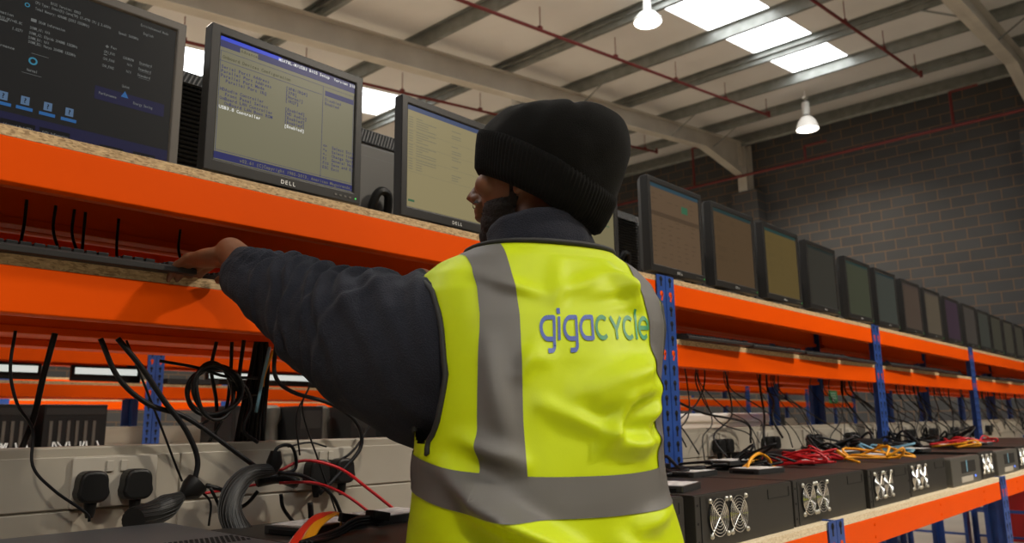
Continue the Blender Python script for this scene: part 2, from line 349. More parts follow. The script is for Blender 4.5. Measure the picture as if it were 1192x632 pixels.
# ---------------------------------------------------------------- monitors
def emat(name,c,s=1.0,rough=.3): return mat(name,(.004,.004,.004),rough,emit=c,es=s,spec=.22)
def monitor(label,x,y,w,h,scr,bez=.019,zb=.024,content=None,bezmat=None,logo=True,rz=0,name='computer_monitor',thick=.045,stand=True,deck=TOP):
    t=thing(name,label,'monitor',(x,y,deck),rz,'monitors along the top shelf'); bm_=bezmat or M['bezel']
    b=MB(); botz=bez+.006
    z0,z1=zb,zb+h; X0,X1=-w/2,w/2; d=.03
    # bezel ring with chamfered inner edge
    outer=[(X0,z0),(X1,z0),(X1,z1),(X0,z1)]; inn=[(X0+bez,z0+botz),(X1-bez,z0+botz),(X1-bez,z1-bez),(X0+bez,z1-bez)]
    vs=[(p[0],0,p[1]) for p in outer]+[(p[0],0,p[1]) for p in inn]+[(p[0]+(.003 if p[0]<0 else -.003),.005,p[1]+(.003 if p[1]<z0+h/2 else -.003)) for p in inn]+[(p[0],d,p[1]) for p in outer]
    fs=[]
    for k in range(4):
        n=(k+1)%4; fs+= [(k,n,4+n,4+k),(4+k,4+n,8+n,8+k),(12+k,12+n,n,k)]
    b.add(vs,fs); b.build('bezel',bm_,t,bevel=.002)
    s=MB(); s.box((0,.0065,(z0+botz+z1-bez)/2),(w-2*bez+.0,.004,h-bez-botz)); so=s.build('screen',scr,t)
    bk=MB(); prev=None
    rings=[(0,.0,d),(.012,.012,thick),(.06,.05,thick+.018),(.075,.07,thick+.022)]
    vs=[];fs=[]
    for (ix,iz,yy) in rings: vs+=[(X0+ix,yy,z0+iz),(X1-ix,yy,z0+iz),(X1-ix,yy,z1-iz),(X0+ix,yy,z1-iz)]
    for r in range(len(rings)-1):
        for k in range(4): n=(k+1)%4; fs.append((r*4+k,r*4+n,r*4+4+n,r*4+4+k))
    fs.append(tuple(len(vs)-4+k for k in range(4))); fs.append((3,2,1,0)); bk.add(vs,fs); bk.build('back_shell',M['blk'],t,bevel=.002)
    if stand:
        MB().rbox((0,thick+.03,(zb+h*.45)/2+.0),(.07,.022,zb+h*.45-.01),.008,3,2).build('stand_neck',M['blk2'],t)
        MB().rbox((0,.06,.006),(.21,.15,.012),.05,6,2).build('stand_base',M['blk'],t,bevel=.002)
    if logo:
        l=MB(); text(l,'DELL',-.0185,z0+.007,.0085,.0093,-.0006); l.build('brand_lettering',M['logo'],t)
    p=MB()
    for k in range(4): p.rbox((X1-.03-k*.013,-.0006,z0+.012),(.006,.0014,.004),.001,2)
    p.build('control_buttons',M['silver'],t)
    MB().cyl((X1-.014,-.001,z0+.012),(X1-.014,.001,z0+.012),.0022,8).build('power_light',M['led'],t)
    if content: content(so,X0+bez,X1-bez,z0+botz,z1-bez)
    return t
M['logo']=mat('silver_lettering',(.8,.8,.78),.3,metal=.3)
M['led']=mat('green_led',(.05,.5,.1),.4,emit=(.1,1,.15),es=.35)
def flatrect(mb,x0,x1,z0,z1,y): mb.add([(x0,y,z0),(x1,y,z0),(x1,y,z1),(x0,y,z1)],[(0,1,2,3)])
M['s_olive']=emat('screen_grey_olive',(.15,.14,.085)); M['s_blue']=emat('screen_blue',(.014,.017,.09)); M['s_blueglow']=emat('screen_bright_blue',(.015,.045,.5))
M['t_navy']=emat('screen_navy_text',(.022,.024,.11)); M['t_white']=emat('screen_white_text',(.75,.75,.72)); M['t_brown']=emat('screen_brown_text',(.05,.045,.02))
def bios(so,x0,x1,z0,z1):
    W,H=x1-x0,z1-z0; Y=.0042; P=lambda u,v:(x0+u*W,z1-v*H)
    def R(u0,u1,v0,v1,mt,nm,y=Y):
        b=MB(); a=P(u0,v1);c=P(u1,v0); flatrect(b,a[0],c[0],a[1],c[1],y); b.build(nm,M[mt],so)
    R(0,1,0,.095,'s_blue','title_bar'); R(.0,.42,0,.04,'s_blueglow','title_glow',Y-.0001); R(.135,.25,.055,.10,'t_brown','menu_tab',Y-.0002) if 0 else R(.135,.255,.055,.097,'s_olive','menu_tab',Y-.0002)
    R(0,1,.93,.985,'s_blue','footer_bar'); R(.755,.985,.16,.205,'s_blue','options_bar')
    b=MB()
    for (u0,u1,v0,v1) in ((.0,.73,.205,.2085),(.012,.99,.125,.128),(.738,.741,.128,.925),(.012,.015,.128,.925),(.985,.988,.128,.925),(.012,.99,.915,.918)):
        a=P(u0,v1);c=P(u1,v0); flatrect(b,a[0],c[0],a[1],c[1],Y-.0003)
    h=.0068*W/.34; pt=W/62
    def T(b,s,u,v): q=P(u,v); text(b,s,q[0],q[1],h,pt,Y-.0005)
    for i,s in enumerate(('Serial Port1 Address','Parallel Port Address','Parallel Port Mode','  Parallel Port IRQ','','HDAudio Controller','  Front Panel Select','OnBoard LAN Controller','  OnBoard LAN Boot ROM')):
        T(b,s,.02,.265+.036*i)
    for i,s in enumerate(('[3F8/IRQ4]','[378]','[Normal]','[IRQ7]','','[Enabled]','[HD Audio]','[Enabled]','[Enabled]')): T(b,s,.46,.265+.036*i)
    for i,s in enumerate(('Disabled','Enabled')): T(b,s,.755,.25+.036*i)
    for i,(a_,s) in enumerate((('<>','Select Screen'),('^v','Select Item'),('+-','Change Option'),('F1','General Help'),('F10','Save and Exit'),('ESC','Exit'))):
        T(b,a_,.752,.66+.037*i); T(b,s,.82,.66+.037*i)
    b.build('menu_text',M['t_navy'],so)
    b=MB(); T(b,'Onboard Devices Configuration',.025,.185); T(b,'Advanced',.14,.09); b.build('heading_text',M['t_brown'],so)
    b=MB(); T(b,'USB3.0 Controller',.02,.265+.036*9); T(b,'[Enabled]',.46,.265+.036*9); T(b,'M5A78L-M/USB3 BIOS Setup',.40,.045); T(b,'Version 2101',.82,.045); b.build('highlight_text',M['t_white'],so)
    b=MB(); T(b,'v02.61 (C)Copyright 1985-2013, American Megatrends, Inc.',.17,.972); b.build('footer_text',M['t_brown'] if 0 else M['s_olive'],so)
M['s_dark']=emat('screen_dark',(.0095,.0095,.0095)); M['t_grey']=emat('screen_grey_text',(.12,.125,.12)); M['t_lblue']=emat('screen_light_blue',(.02,.09,.24)); M['t_steel']=emat('screen_steel_blue',(.07,.12,.2))
M['s_navyg']=emat('screen_navy_glow',(.010,.010,.034)); M['t_cyan']=emat('screen_cyan',(.03,.16,.24)); M['t_black']=emat('screen_black',(.004,.004,.005))
def ezmode(so,x0,x1,z0,z1):
    Y=.0042; OX,OZ=.385,TOP          # monitor position: measurements are turned into its own frame
    def L(px,py): p=at(px,py,1.503); return p.x-OX,p.z-OZ
    def T(b,s,px,py,pe,h=.0052): a=L(px,py); c=L(pe,py); text(b,s,a[0],a[1],h,(c[0]-a[0])/len(s),Y-.0006)
    def Q(b,px0,py0,px1,py1,y=Y-.0003):
        a=L(px0,py0); c=L(px1,py1); flatrect(b,max(a[0],x0),min(c[0],x1),max(min(a[1],c[1]),z0),max(a[1],c[1]),y)
    def W(b,px,py,wd,hh,y=Y-.0003): a=L(px,py); flatrect(b,a[0]-wd/2,a[0]+wd/2,a[1]-hh/2,a[1]+hh/2,y)
    b=MB(); flatrect(b,x0,x1,z0,z0+.035,Y); W(b,152,118,.13,.026,Y); b.build('lower_glow',M['s_navyg'],so)
    b=MB()
    for a_ in (('BIOS Version: 0803',59,5,95),('CPU Type: Intel(R) Core(TM) i7-4790 CPU @ 3.60GHz',41,4,132),('Total Memory: 4096MB (DDR3 1333MHz)',41,11,106),('Speed: 3600MHz',138,39,162),
        ('DRAM Information',45,27,77),('DIMM_A1: N/A',35,33,59),('DIMM_A2: Elpida 2048MB 1333MHz',34,39,92),('DIMM_B1: N/A',33,44.5,58),('DIMM_B2: Nanya 2048MB 1333MHz',33,49.5,90),
        ('Information',-14,10,17),('+113.0F/+45.0C',-3,20,27),('1.027V',14,34,27),('Performance',-14,49,18),('Fan',129,56,136),('CPU_FAN',121,61,134),('CHA_FAN1',120,69,134),('CHA_FAN2',119,77,133),
        ('1318RPM',143,68,156),('N/A',148,76,154),('N/A',147,84,153),('Standard',162,74,177),('Standard',161,81,176),('Standard',160,88,175),('English',167,40,179),('Quiet',142,101,151)): T(b,*a_)
    b.build('menu_text',M['t_grey'],so)
    b=MB()
    for a_ in (('Normal',31,82,44),('Performance',115,109,136),('Energy Saving',155,121,178),('Exit/Advanced Mode',164,30,197),('Advanced Mode(F7)',3,145,39),('SATA Information',49,155,80),('Boot Menu(F8)',118,174,142),('Default(F5)',158,182,180)): T(b,*a_)
    W(b,39.5,23.5,.009,.006); W(b,123,63.5,.006,.0018); W(b,3,23,.016,.002); W(b,125,54,.006,.002); W(b,125,54,.002,.006)
    for (px,py,n_) in ((47,64.5,.028),(37,86.5,.032)): W(b,px,py,n_,.0007)
    for (px,py) in ((169,77),(169,84.5),(168,92)): W(b,px,py,.022,.0005)
    b.build('bright_text',M['t_grey'],so)
    b=MB(); ic=((4,111),(29.5,117),(56,124),(81,130.5),(-20,105))
    for (px,py) in ic: W(b,px,py,.0135,.0155)
    b.build('device_icons',M['t_steel'],so)
    b=MB()
    for (px,py) in ic: W(b,px-1,py+9,.026,.006)
    c=L(145.5,110); b.add([(c[0]-.007,Y-.0004,c[1]-.006),(c[0]+.007,Y-.0004,c[1]-.006),(c[0],Y-.0004,c[1]+.007)],[(0,1,2)])
    b.build('boot_labels',M['t_lblue'],so)
    b=MB()
    for (px,py) in ic: c=L(px,py); text(b,'?',c[0]-.004,c[1]-.0045,.009,.008,Y-.0008)
    for (px,py,wd) in ((21,144,.054),(64,154,.05),(130,173,.042),(168,181,.042)): W(b,px,py,wd,.0085,Y-.0001)
    b.build('question_marks',M['t_black'],so)
    b=MB()
    for (px,py,r) in ((38.6,71,.0072),(32,5.5,.0042)):
        q=L(px,py); c=(q[0],Y-.0004,q[1]); n=20; vs=[(c[0]+r*k*math.cos(2*PI*j/n),c[1],c[2]+r*k*math.sin(2*PI*j/n)) for k in (1,.6) for j in range(n)]
        b.add(vs,[(j,(j+1)%n,n+(j+1)%n,n+j) for j in range(n)])
    b.build('gauge_icons',M['t_cyan'],so)
def webpage(hdr,txt,seed,green=True,rows=(4,5),dense=False):
    def f(so,x0,x1,z0,z1):
        rnd=random.Random(seed); W,H=x1-x0,z1-z0; Y=.0042
        b=MB(); flatrect(b,x0,x1,z1-.055*H,z1,Y); b.build('header_band',hdr,so)
        b=MB()
        if dense:
            flatrect(b,x0,x1,z1-.40*H,z1-.345*H,Y-.0001)
            for r in range(14):
                v=.13+.058*r
                if .3<v<.42: continue
                for c in range(6):
                    if rnd.random()<.75: u=.03+.155*c; flatrect(b,x0+u*W,x0+(u+rnd.uniform(.03,.1))*W,z1-(v+.009)*H,z1-v*H,Y-.0003)
        else:
            for g in range(rows[0]):
                v0=.12+.135*g
                for k in range(rows[1]):
                    v=v0+.024*k
                    for (u,wd) in ((.02,.04),(.09,rnd.choice((.06,.12,.2))),(.45,rnd.choice((0,.07,.1)))):
                        if wd: flatrect(b,x0+u*W,x0+(u+wd)*W,z1-(v+.007)*H,z1-v*H,Y-.0003)
                flatrect(b,x0+.015*W,x1-.015*W,z1-(v0+.128)*H,z1-(v0+.126)*H,Y-.0003)
        b.build('page_text',txt,so)
        if green:
            b=MB()
            if dense: flatrect(b,x0+.62*W,x0+.75*W,z1-.27*H,z1-.18*H,Y-.0004)
            else:
                for g in range(rows[0]*2): flatrect(b,x1-.14*W,x1-.08*W,z1-(.16+.067*g+.012)*H,z1-(.16+.067*g)*H,Y-.0004)
                flatrect(b,x0+.02*W,x0+.08*W,z0+.06*H,z0+.08*H,Y-.0004)
            b.build('green_buttons',M['t_green'],so)
    return f
M['t_green']=emat('screen_green',(.03,.10,.05)); M['t_tan']=emat('screen_tan_text',(.14,.13,.09)); M['s_hdr']=emat('screen_slate_header',(.035,.055,.12))
M['s_warm']=emat('screen_warm_yellow',(.24,.20,.10)); M['s_warm2']=emat('screen_warm_olive',(.17,.145,.075))
def ss(n,c): M[n]=emat('screen_'+n,tuple(v*(.62 if i_==0 else .60 if i_==1 else .55) for i_,v in enumerate(c))); return M[n]
monitor('large grey framed monitor with a dark blue firmware screen, leftmost of the front row',.385,1.50,.52,.335,M['s_dark'],bez=.017,zb=0,content=ezmode,bezmat=M['bezel_grey'],logo=False,stand=False)
monitor('black monitor with a grey and blue BIOS setup menu of text lines',.871,1.46,.382,.318,M['s_olive'],content=bios)
monitor('black monitor with a pale yellow web page, left of the beanie',1.375,1.46,.382,.318,M['s_warm'],content=webpage(M['s_hdr'],M['t_tan'],3))
monitor('black monitor with a yellowish screen half hidden behind the beanie',1.925,1.46,.382,.318,M['s_warm2'],content=webpage(M['s_hdr'],M['t_tan'],4))
ROW=[(2.50,.385,(.155,.10,.06),(.03,.075,.11),(.10,.065,.04),'black monitor with a brown page and dark blue header, first one right of the beanie',.345,1),
(2.955,.378,(.115,.072,.038),(.02,.05,.055),(.075,.05,.028),'black monitor with a brown screen and teal top line, second right of the beanie',.34,0),
(3.42,.38,(.145,.102,.035),(.02,.06,.06),(.10,.075,.03),'black monitor with an ochre yellow screen, third right of the beanie',.34,0),
(3.89,.378,(.045,.043,.036),(.02,.03,.03),(.035,.035,.03),'black monitor with a dark grey screen, fourth right of the beanie',.335,0),
(4.40,.38,(.062,.070,.045),(.02,.05,.05),(.05,.055,.035),'black monitor with a dim green grey screen just before the second blue upright',.33,0),
(4.86,.378,(.058,.066,.058),(.02,.04,.05),(.045,.05,.045),'black monitor with a dull grey green screen just past the second blue upright',.33,0),
(5.35,.378,(.088,.062,.048),(.05,.04,.04),(.07,.05,.04),'black monitor with a brownish grey screen, beside a tan one',.325,0),
(5.81,.378,(.115,.092,.066),(.06,.05,.05),(.09,.07,.05),'black monitor with a tan screen, left of the purple one',.322,0),
(6.30,.378,(.052,.030,.050),(.04,.03,.05),(.045,.027,.04),'black monitor with a dark purple screen near the third blue upright',.318,0),
(6.80,.378,(.062,.053,.047),(.05,.04,.04),(.05,.045,.04),'black monitor with a dim brown grey screen, right of the purple one',.316,0),
(7.24,.378,(.048,.052,.044),(.03,.04,.04),(.04,.04,.035),'black monitor with a dark screen, second right of the purple one',.314,0),
(7.68,.378,(.052,.050,.036),(.03,.04,.04),(.04,.04,.03),'black monitor with an olive dark screen, third right of the purple one',.312,0),
(8.15,.378,(.056,.052,.038),(.03,.04,.04),(.04,.04,.03),'black monitor with a dark olive screen, fourth right of the purple one',.31,0),
(8.62,.378,(.05,.046,.034),(.03,.03,.04),(.04,.04,.03),'black monitor near the end of the row, second last of the shelf',.31,0),
(9.10,.378,(.05,.046,.034),(.03,.03,.04),(.04,.04,.03),'black monitor at the far end of the front row',.31,0)]
for i,(x,w,c,hd,tx,lb,h,dn) in enumerate(ROW):
    nm=str(i); monitor(lb,x,1.46,w,h+.006,ss('m'+nm,c),zb=.036,thick=.05,content=webpage(ss('h'+nm,hd),ss('t'+nm,tx),10+i,green=bool(dn),dense=bool(dn),rows=(5,3)) if i<9 else None)
# rear row: monitors facing the other aisle, their backs towards us
def back_monitor(loc,label,louvre=False,used=[None]):
    if used[0] and not louvre: return place(used[0],1,loc,label=label)
    t=thing('computer_monitor',label,'monitor',loc,0,'monitors facing the other aisle'); w,h,zb=.385,.36,.05
    b=MB(); b.rbox((0,.135,zb+h/2),(w,.04,h),.012,3); b.build('front_frame',M['blk2'],t,bevel=.003)
    b=MB(); vs=[];fs=[]
    rg=[(0,0,.115),(.012,.006,.085),(.022,.02,.03),(.05,.085,.008)]
    for (ix,iz,yy) in rg: vs+=[(-w/2+ix,yy,zb+iz),(w/2-ix,yy,zb+iz),(w/2-ix,yy,zb+h-iz),(-w/2+ix,yy,zb+h-iz)]
    for r in range(3):
        for k in range(4): n=(k+1)%4; fs.append((r*4+n,r*4+k,r*4+4+k,r*4+4+n))
    fs.append((12,13,14,15)); b.add(vs,fs); b.build('back_housing',M['blk2' if louvre else 'case2'],t,bevel=.004)
    tl=Matrix.Rotation(math.radians(-19),3,'X'); zc=zb+h-.050; yc=.0185
    g=MB(); g.box((0,yc-.002,zc),(w-.075,.003,.052),tl); go=g.build('vent_grille',M['darkmetal'],t)
    v=MB()
    for k in range(30):
        x=-w/2+.045+k*.0109; v.box((x,yc-.004,zc),(.0035,.003,.050),tl@Matrix.Rotation(.45,3,'Y'))
    v.build('grille_bars',M['case2'],go)
    if louvre:
        v=MB()
        for k in range(18): v.box((0,.004,zb+.10+k*.0115),(.29,.009,.0055),Matrix.Rotation(.5,3,'X'))
        v.build('louvres',M['blk'],t)
    else: MB().rbox((0,.0055,zb+.15),(.22,.006,.19),.01,3).build('cover_plate',M['case2'],t,bevel=.002)
    b=MB(); b.tube(spline([(-.03,.02,.01),(-.03,-.01,.12),(-.018,-.028,.18),(.018,-.028,.18),(.03,-.01,.12),(.03,.02,.01)],5),.013,8); b.build('stand_arch',M['blk'],t,smooth=True)
    MB().rbox((0,.06,.007),(.24,.2,.014),.05,6,2).build('stand_base',M['blk'],t,bevel=.003)
    if not louvre: used[0]=t
    return t
M['case2']=mat('dark_warm_grey_plastic',(.075,.07,.063),.42)
for i,(x,lb) in enumerate(((.76,'back of a dark vented monitor between the two leftmost front monitors'),(1.50,'back of a grey monitor with arched stand, left of the pale yellow screen'),(2.12,'back of a grey monitor behind the beanie'),(2.86,'back of a grey vented monitor left of the first screen past the beanie'),(3.45,'back of a grey monitor behind the brown screens'),(4.05,'back of a grey monitor behind the ochre screen'),(4.7,'back of a grey monitor behind the dim green screen'),(5.35,'back of a grey monitor behind the brownish screen'),(6.05,'back of a grey monitor behind the tan screen'),(6.8,'back of a grey monitor behind the purple screen'))):
    back_monitor((x*.91,1.795,TOP),lb,louvre=i in (0,3))
# ---------------------------------------------------------------- keyboards
def keyboard():
    t=thing('keyboard','','keyboard',(0,0,0),0,'keyboards lying on the middle shelf'); w,d=.445,.15
    MB().prism([(-d/2,0),(d/2,0),(d/2,.022),(d/2-.02,.026),(-d/2+.004,.013),(-d/2,.009)],0,-w/2,w/2).build('keyboard_body',M['blk2'],t,bevel=.0015)
    k=MB()
    for r in range(6):
        for c in range(22):
            if c in (15,19): continue
            k.box((-w/2+.014+c*.0195,-d/2+.02+r*.0195,.0165+r*.0017),(.016,.016,.008))
    k.build('keys',M['blk'],t,bevel=.001); return t
kb=keyboard()
KX=[(.42,1.452,-.012,'black keyboard on the middle shelf under the two leftmost monitors'),(.93,1.47,.03,'black keyboard on the middle shelf under the worker\'s left hand'),(1.45,1.46,0,'black keyboard on the middle shelf hidden by the reaching arm'),(2.60,1.432,-.04,'black keyboard on the middle shelf just right of the near blue upright'),(3.10,1.435,-.045,'second black keyboard right of the near blue upright'),(3.60,1.432,-.04,'third black keyboard right of the near blue upright'),(4.08,1.45,.02,'black keyboard ending at the second blue upright'),(4.72,1.432,-.04,'black keyboard just past the second blue upright'),(5.22,1.435,-.05,'second black keyboard past the second blue upright'),(5.75,1.445,.0,'black keyboard in the middle of the third bay'),(6.75,1.45,-.03,'black keyboard just past the third blue upright'),(7.3,1.432,-.04,'second black keyboard past the third blue upright'),(7.9,1.45,.0,'farthest black keyboard on the middle shelf')]
for i,(x,y,rz,lb) in enumerate(KX): place(kb,i,(x,y,MID),rz,lb)
for i,(x,lb) in enumerate(((2.42,'small black adapter lying on the middle shelf beside the near blue upright'),(4.46,'small black adapter lying just past the second blue upright'))):
    tag(MB().rbox((0,0,.014),(.05,.09,.028),.008,3,2).build('power_adapter',M['blk'],loc=(x-.02,1.62,MID),bevel=.003),lb,'adapter')
# ---------------------------------------------------------------- trunking with sockets
def trunking(label,y,ztop,x0,x1,plates,h=.235,detail=True):
    t=thing('cable_trunking',label,'trunking',((x0+x1)/2,y,ztop-h)); d=.055
    MB().span((x0,y,ztop-h),(x1,y+d,ztop)).build('trunking_body',M['trunk'],t,world=True,bevel=.003)
    l=MB(); 
    for (a,c) in ((.017,.105),(.109,.20)):
        x=x0+.2
        while x<x1: l.span((x,y-.004,ztop-c),(min(x+1.0,x1)-.003,y+.001,ztop-a)); x+=1.0
    l.build('trunking_lid',M['trunk'],t,world=True,bevel=.0015)
    for px in plates:
        p=MB(); p.rbox((px,y-.0085,ztop-.062),(.146,.010,.086),.004,2); po=p.build('socket_plate',M['plate'],t,world=True,bevel=.0012)
        for s in (-.012,.012):
            MB().box((px+s-t.location.x,y-.0155-t.location.y,ztop-.035-t.location.z),(.012,.004,.019)).build('rocker_switch',M['plate'],po,bevel=.001)
    return t
M['plate']=mat('socket_white_plastic',(.46,.425,.36),.4)
PL=[.578,1.02,1.46,1.93,2.40,2.80,3.22,3.68,4.15,4.62,5.1,5.6,6.1,6.6,7.1,7.6,8.1]
trunking('cream cable trunking with sockets behind the near bench',1.52,CAMZ-.034,-1.5,10.5,PL)
trunking('cream cable trunking of the next aisle seen under the shelf',5.32,CAMZ+.0,-1.5,12.5,[],h=.25)
def plug(name_loc,label=None,used=[None]):
    if used[0]: return place(used[0],1,name_loc,label=label)
    t=thing('mains_plug',label or '','plug',name_loc,0,'black mains plugs in the trunking sockets')
    b=MB(); poly=[]
    for k in range(24):
        a=2*PI*k/24; r=.027; x=r*math.copysign(abs(math.cos(a))**.6,math.cos(a)); z=r*math.copysign(abs(math.sin(a))**.7,math.sin(a)); poly.append((x*(1 if z<0 else .9),z))
    b.prism(poly,1,-.034,0); b.build('plug_body',M['blk'],t,bevel=.005)
    MB().tube([(0,-.018,-.02),(0,-.018,-.04),(0,-.018,-.052)],[.011,.009,.006],10).build('strain_relief',M['blk'],t,smooth=True)
    used[0]=t; return t
tz=CAMZ-.034-.068
plugs=[(.531,'black mains plug in the left half of the leftmost socket'),(.606,'black mains plug in the right half of the leftmost socket'),(.985,'black mains plug behind the braided cable'),(1.05,'black mains plug just right of the braided cable'),(1.43,'black mains plug just left of the vest'),(2.36,'black mains plug just right of the near blue upright'),(2.765,'left plug of the first black pair right of the near blue upright'),(2.835,'right plug of the first black pair right of the near blue upright'),(3.185,'left plug of the second black pair right of the near upright'),(3.255,'right plug of the second black pair right of the near upright'),(3.645,'left plug of the third black pair right of the near upright'),(3.715,'right plug of the third black pair right of the near upright'),(4.185,'left plug of the pair left of the second blue upright'),(4.12,'right plug of the pair left of the second blue upright')]
for x,lb in plugs: plug((x,1.5035,tz),lb)
for x in (4.59,4.65,5.07,5.13,5.57,5.63,6.07,6.13,6.57,6.63,7.07,7.13): plug((x,1.5035,tz),'black mains plug in the far stretch of trunking past the second blue upright')
# ---------------------------------------------------------------- computers on the bench
def fan(x,z,par,y=-.0015,r=.041):
    d=MB(); d.lathe([(0,0),(r*.98,0),(r*.98,.001)],(x,y-.0002,z),28,Matrix.Rotation(PI/2,3,'X')); f=d.build('fan_opening',M['darkmetal'],par)
    g=MB()
    for k in range(6):
        rr=r*(.14+.86*k/5.)*.98; n=30; g.tube([(x+rr*math.cos(2*PI*j/n),y-.005,z+rr*math.sin(2*PI*j/n)) for j in range(n+1)],.0011,5,False)
    for a in (45,135,225,315):
        a=math.radians(a); g.tube([(x,y-.0062,z),(x+r*1.28*math.cos(a),y-.0035,z+r*1.28*math.sin(a))],.0013,5)
    g.build('fan_grille',M['chrome'],par,smooth=True)
    s=MB()
    for a in (45,135,225,315):
        a=math.radians(a); s.lathe([(0,.0055),(.0035,.005),(.0055,.003),(.006,0),(0,0)],(x+r*1.28*math.cos(a),y-.0035,z+r*1.28*math.sin(a)),12,Matrix.Rotation(PI/2,3,'X'))
    s.build('grille_screws',M['screw'],par,smooth=True)
def server(label,w=.48,h=.118,d=.46,fans=(.075,.165),vent=False,lidmat='greycase'):
    t=thing('rack_server',label,'computer',(0,0,0),0,'flat black computers on the bench')
    b=MB(); b.span((0,0,0),(w,d,h-.002)); b.build('case',M['greycase'],t,bevel=.0015)
    l=MB(); l.span((-.0008,.004,h-.0035),(w+.0008,d+.001,h)); l.build('lid',M[lidmat],t,bevel=.001)
    f=MB(); f.span((.022,-.0015,.004),(.024,0,h-.006)); f.span((w-.14,-.0015,h-.035),(w-.02,0,h-.034)); f.span((w-.14,-.0015,h-.035),(w-.139,0,h-.012)); f.span((w-.021,-.0015,h-.035),(w-.02,0,h-.012))
    for k in range(3): f.cyl((.01,-.001,.02+k*.038),(.01,.001,.02+k*.038),.003,8)
    f.build('panel_seams',M['darkmetal'],t)
    for x in fans: fan(x,.065,t)
    if vent:
        v=MB()
        for i in range(22):
            for j in range(8): v.lathe([(0,.0006),(.0028,.0006),(.0028,0)],(w-.17+i*.0075+(j%2)*.0035,d-.30+j*.0085,h),6)
        v.build('top_vent_holes',M['darkmetal'],t)
    return t
PCS=[(1.53,.49,(.093,.186),'flat black computer with two chrome fan grilles beside the vest'),(2.04,.52,(.085,.175),'flat black computer with twin fan grilles, second from the vest'),(2.58,.385,(.08,.165),'flat black computer with twin fan grilles, third from the vest'),(2.985,.48,(.08,.17),'flat black computer with twin fan grilles left of the first silver fronted one')]
YP=.888
for i,(x,w,fn,lb) in enumerate(PCS):
    t=server(lb,w,fans=fn); t.location=(x,YP+(0,.004,-.002,.006)[i],TBL)
t=server('dark grey computer with a perforated lid at the lower left corner',.50,fans=(),vent=True,lidmat='lid'); t.location=(.11,.905,TBL)
t=server('black computer carrying the hard drives left of the vest',.43,h=.098,fans=()); t.location=(.69,.90,TBL)
t=server('black computer on the bench hidden behind the worker',.36,fans=()); t.location=(1.145,.90,TBL)
def desktop(label,x,w=.36):
    t=thing('desktop_computer',label,'computer',(x,YP,TBL),0,'silver fronted desktop computers on the bench'); h=.112
    MB().span((0,.03,0),(w+.09,.42,h-.004)).build('case',M['greycase'],t,bevel=.002)
    b=MB(); b.rbox(((w+.09)/2,.012,h/2),(w+.09,.04,h),.01,4,1); b.build('front_bezel',M['silver'],t,bevel=.003)
    MB().box(((w+.09)/2+.03,-.0085,h*.63),(w*.62,.002,h*.42)).build('drive_panel',M['blk2'],t,bevel=.001)
    MB().box((w*.62,-.0098,h*.66),(.012,.001,.045)).build('blue_sticker',M['cyan'],t)
    MB().box((w*.6,-.009,h*.2),(w*.5,.002,.022)).build('port_panel',M['plate'],t)
    MB().cyl((w*.98,-.010,h*.25),(w*.98,-.008,h*.25),.005,10).build('power_light',M['blueled'],t)
    return t
M['blueled']=mat('blue_led',(.05,.1,.6),.4,emit=(.1,.25,1),es=1.5)
desktop('silver fronted desktop computer with a blue light, first of the two',3.50)
t=server('flat black computer with fan grilles between the two silver desktops',.27,fans=(.07,.16)); t.location=(3.985,YP,TBL)
desktop('silver fronted desktop computer, second of the two, nearer the far end',4.28)
xx=4.76
for i,lb in enumerate(('flat black computer with fan grilles right after the second silver desktop','flat black computer with fan grilles second after the silver desktop','flat black computer third after the silver desktop','last flat black computer along the bench')):
    t=server(lb,.47,fans=(.08,.17)); t.location=(xx,YP,TBL); xx+=.49
# hard drives
def drive(loc,rz,label,used=[None]):
    if used[0]: return place(used[0],1,loc,rz,label)
    t=thing('hard_drive',label,'hard drive',loc,rz,'bare hard drives lying on the computers')
    MB().rbox((0,0,.0075),(.147,.101,.014),.004,3,2).build('drive_body',M['drive'],t,bevel=.001)
    MB().box((0.003,0,.0149),(.128,.092,.0006)).build('paper_label',M['label'],t)
    MB().box((-.074,.0,.006),(.004,.07,.007)).build('connector',M['blk'],t)
    used[0]=t; return t
zt=TBL+.118
zq=TBL+.098
DR=[((.80,1.2,zq),.2,'hard drive with a white label at the foot of the red ribbon cable'),((.97,1.22,zq),.1,'hard drive with a white label just behind the black connector'),((1.04,1.06,zq),-.3,'hard drive with a white label touching the left edge of the vest'),
((1.62,1.0,zt),.25,'hard drive with a white label beside the vest, on the nearest fan computer'),((1.60,1.14,zt),.1,'second hard drive behind the one beside the vest'),((2.05,1.20,zt),.05,'hard drive in front of the yellow cable loop'),((2.27,1.10,zt),-.1,'white labelled hard drive right of the yellow cable loop'),((2.40,1.22,zt),.1,'white labelled hard drive behind the one right of the yellow loop'),((2.78,1.15,zt),.0,'hard drive under the red cable bundle'),((3.15,1.2,zt),.1,'hard drive lying behind the orange cable bundle'),((3.32,1.1,zt),-.1,'hard drive left of the first silver desktop'),((4.0,1.15,zt),.0,'hard drive behind the pale blue cable'),((4.6,1.15,zt),.1,'hard drive on the second silver desktop'),((5.0,1.1,zt),0,'hard drive on the far fan computers, nearer one'),((5.3,1.2,zt),.2,'hard drive on the far fan computers, farther one')]
for l,r,lb in DR: drive(l,r,lb)
for (l,r,lb) in (((2.38,1.24,zt+.0155),-.15,'hard drive stacked on top of another behind the yellow loop'),((3.17,1.19,zt+.0155),-.1,'hard drive stacked on another behind the orange bundle')): drive(l,r,lb)
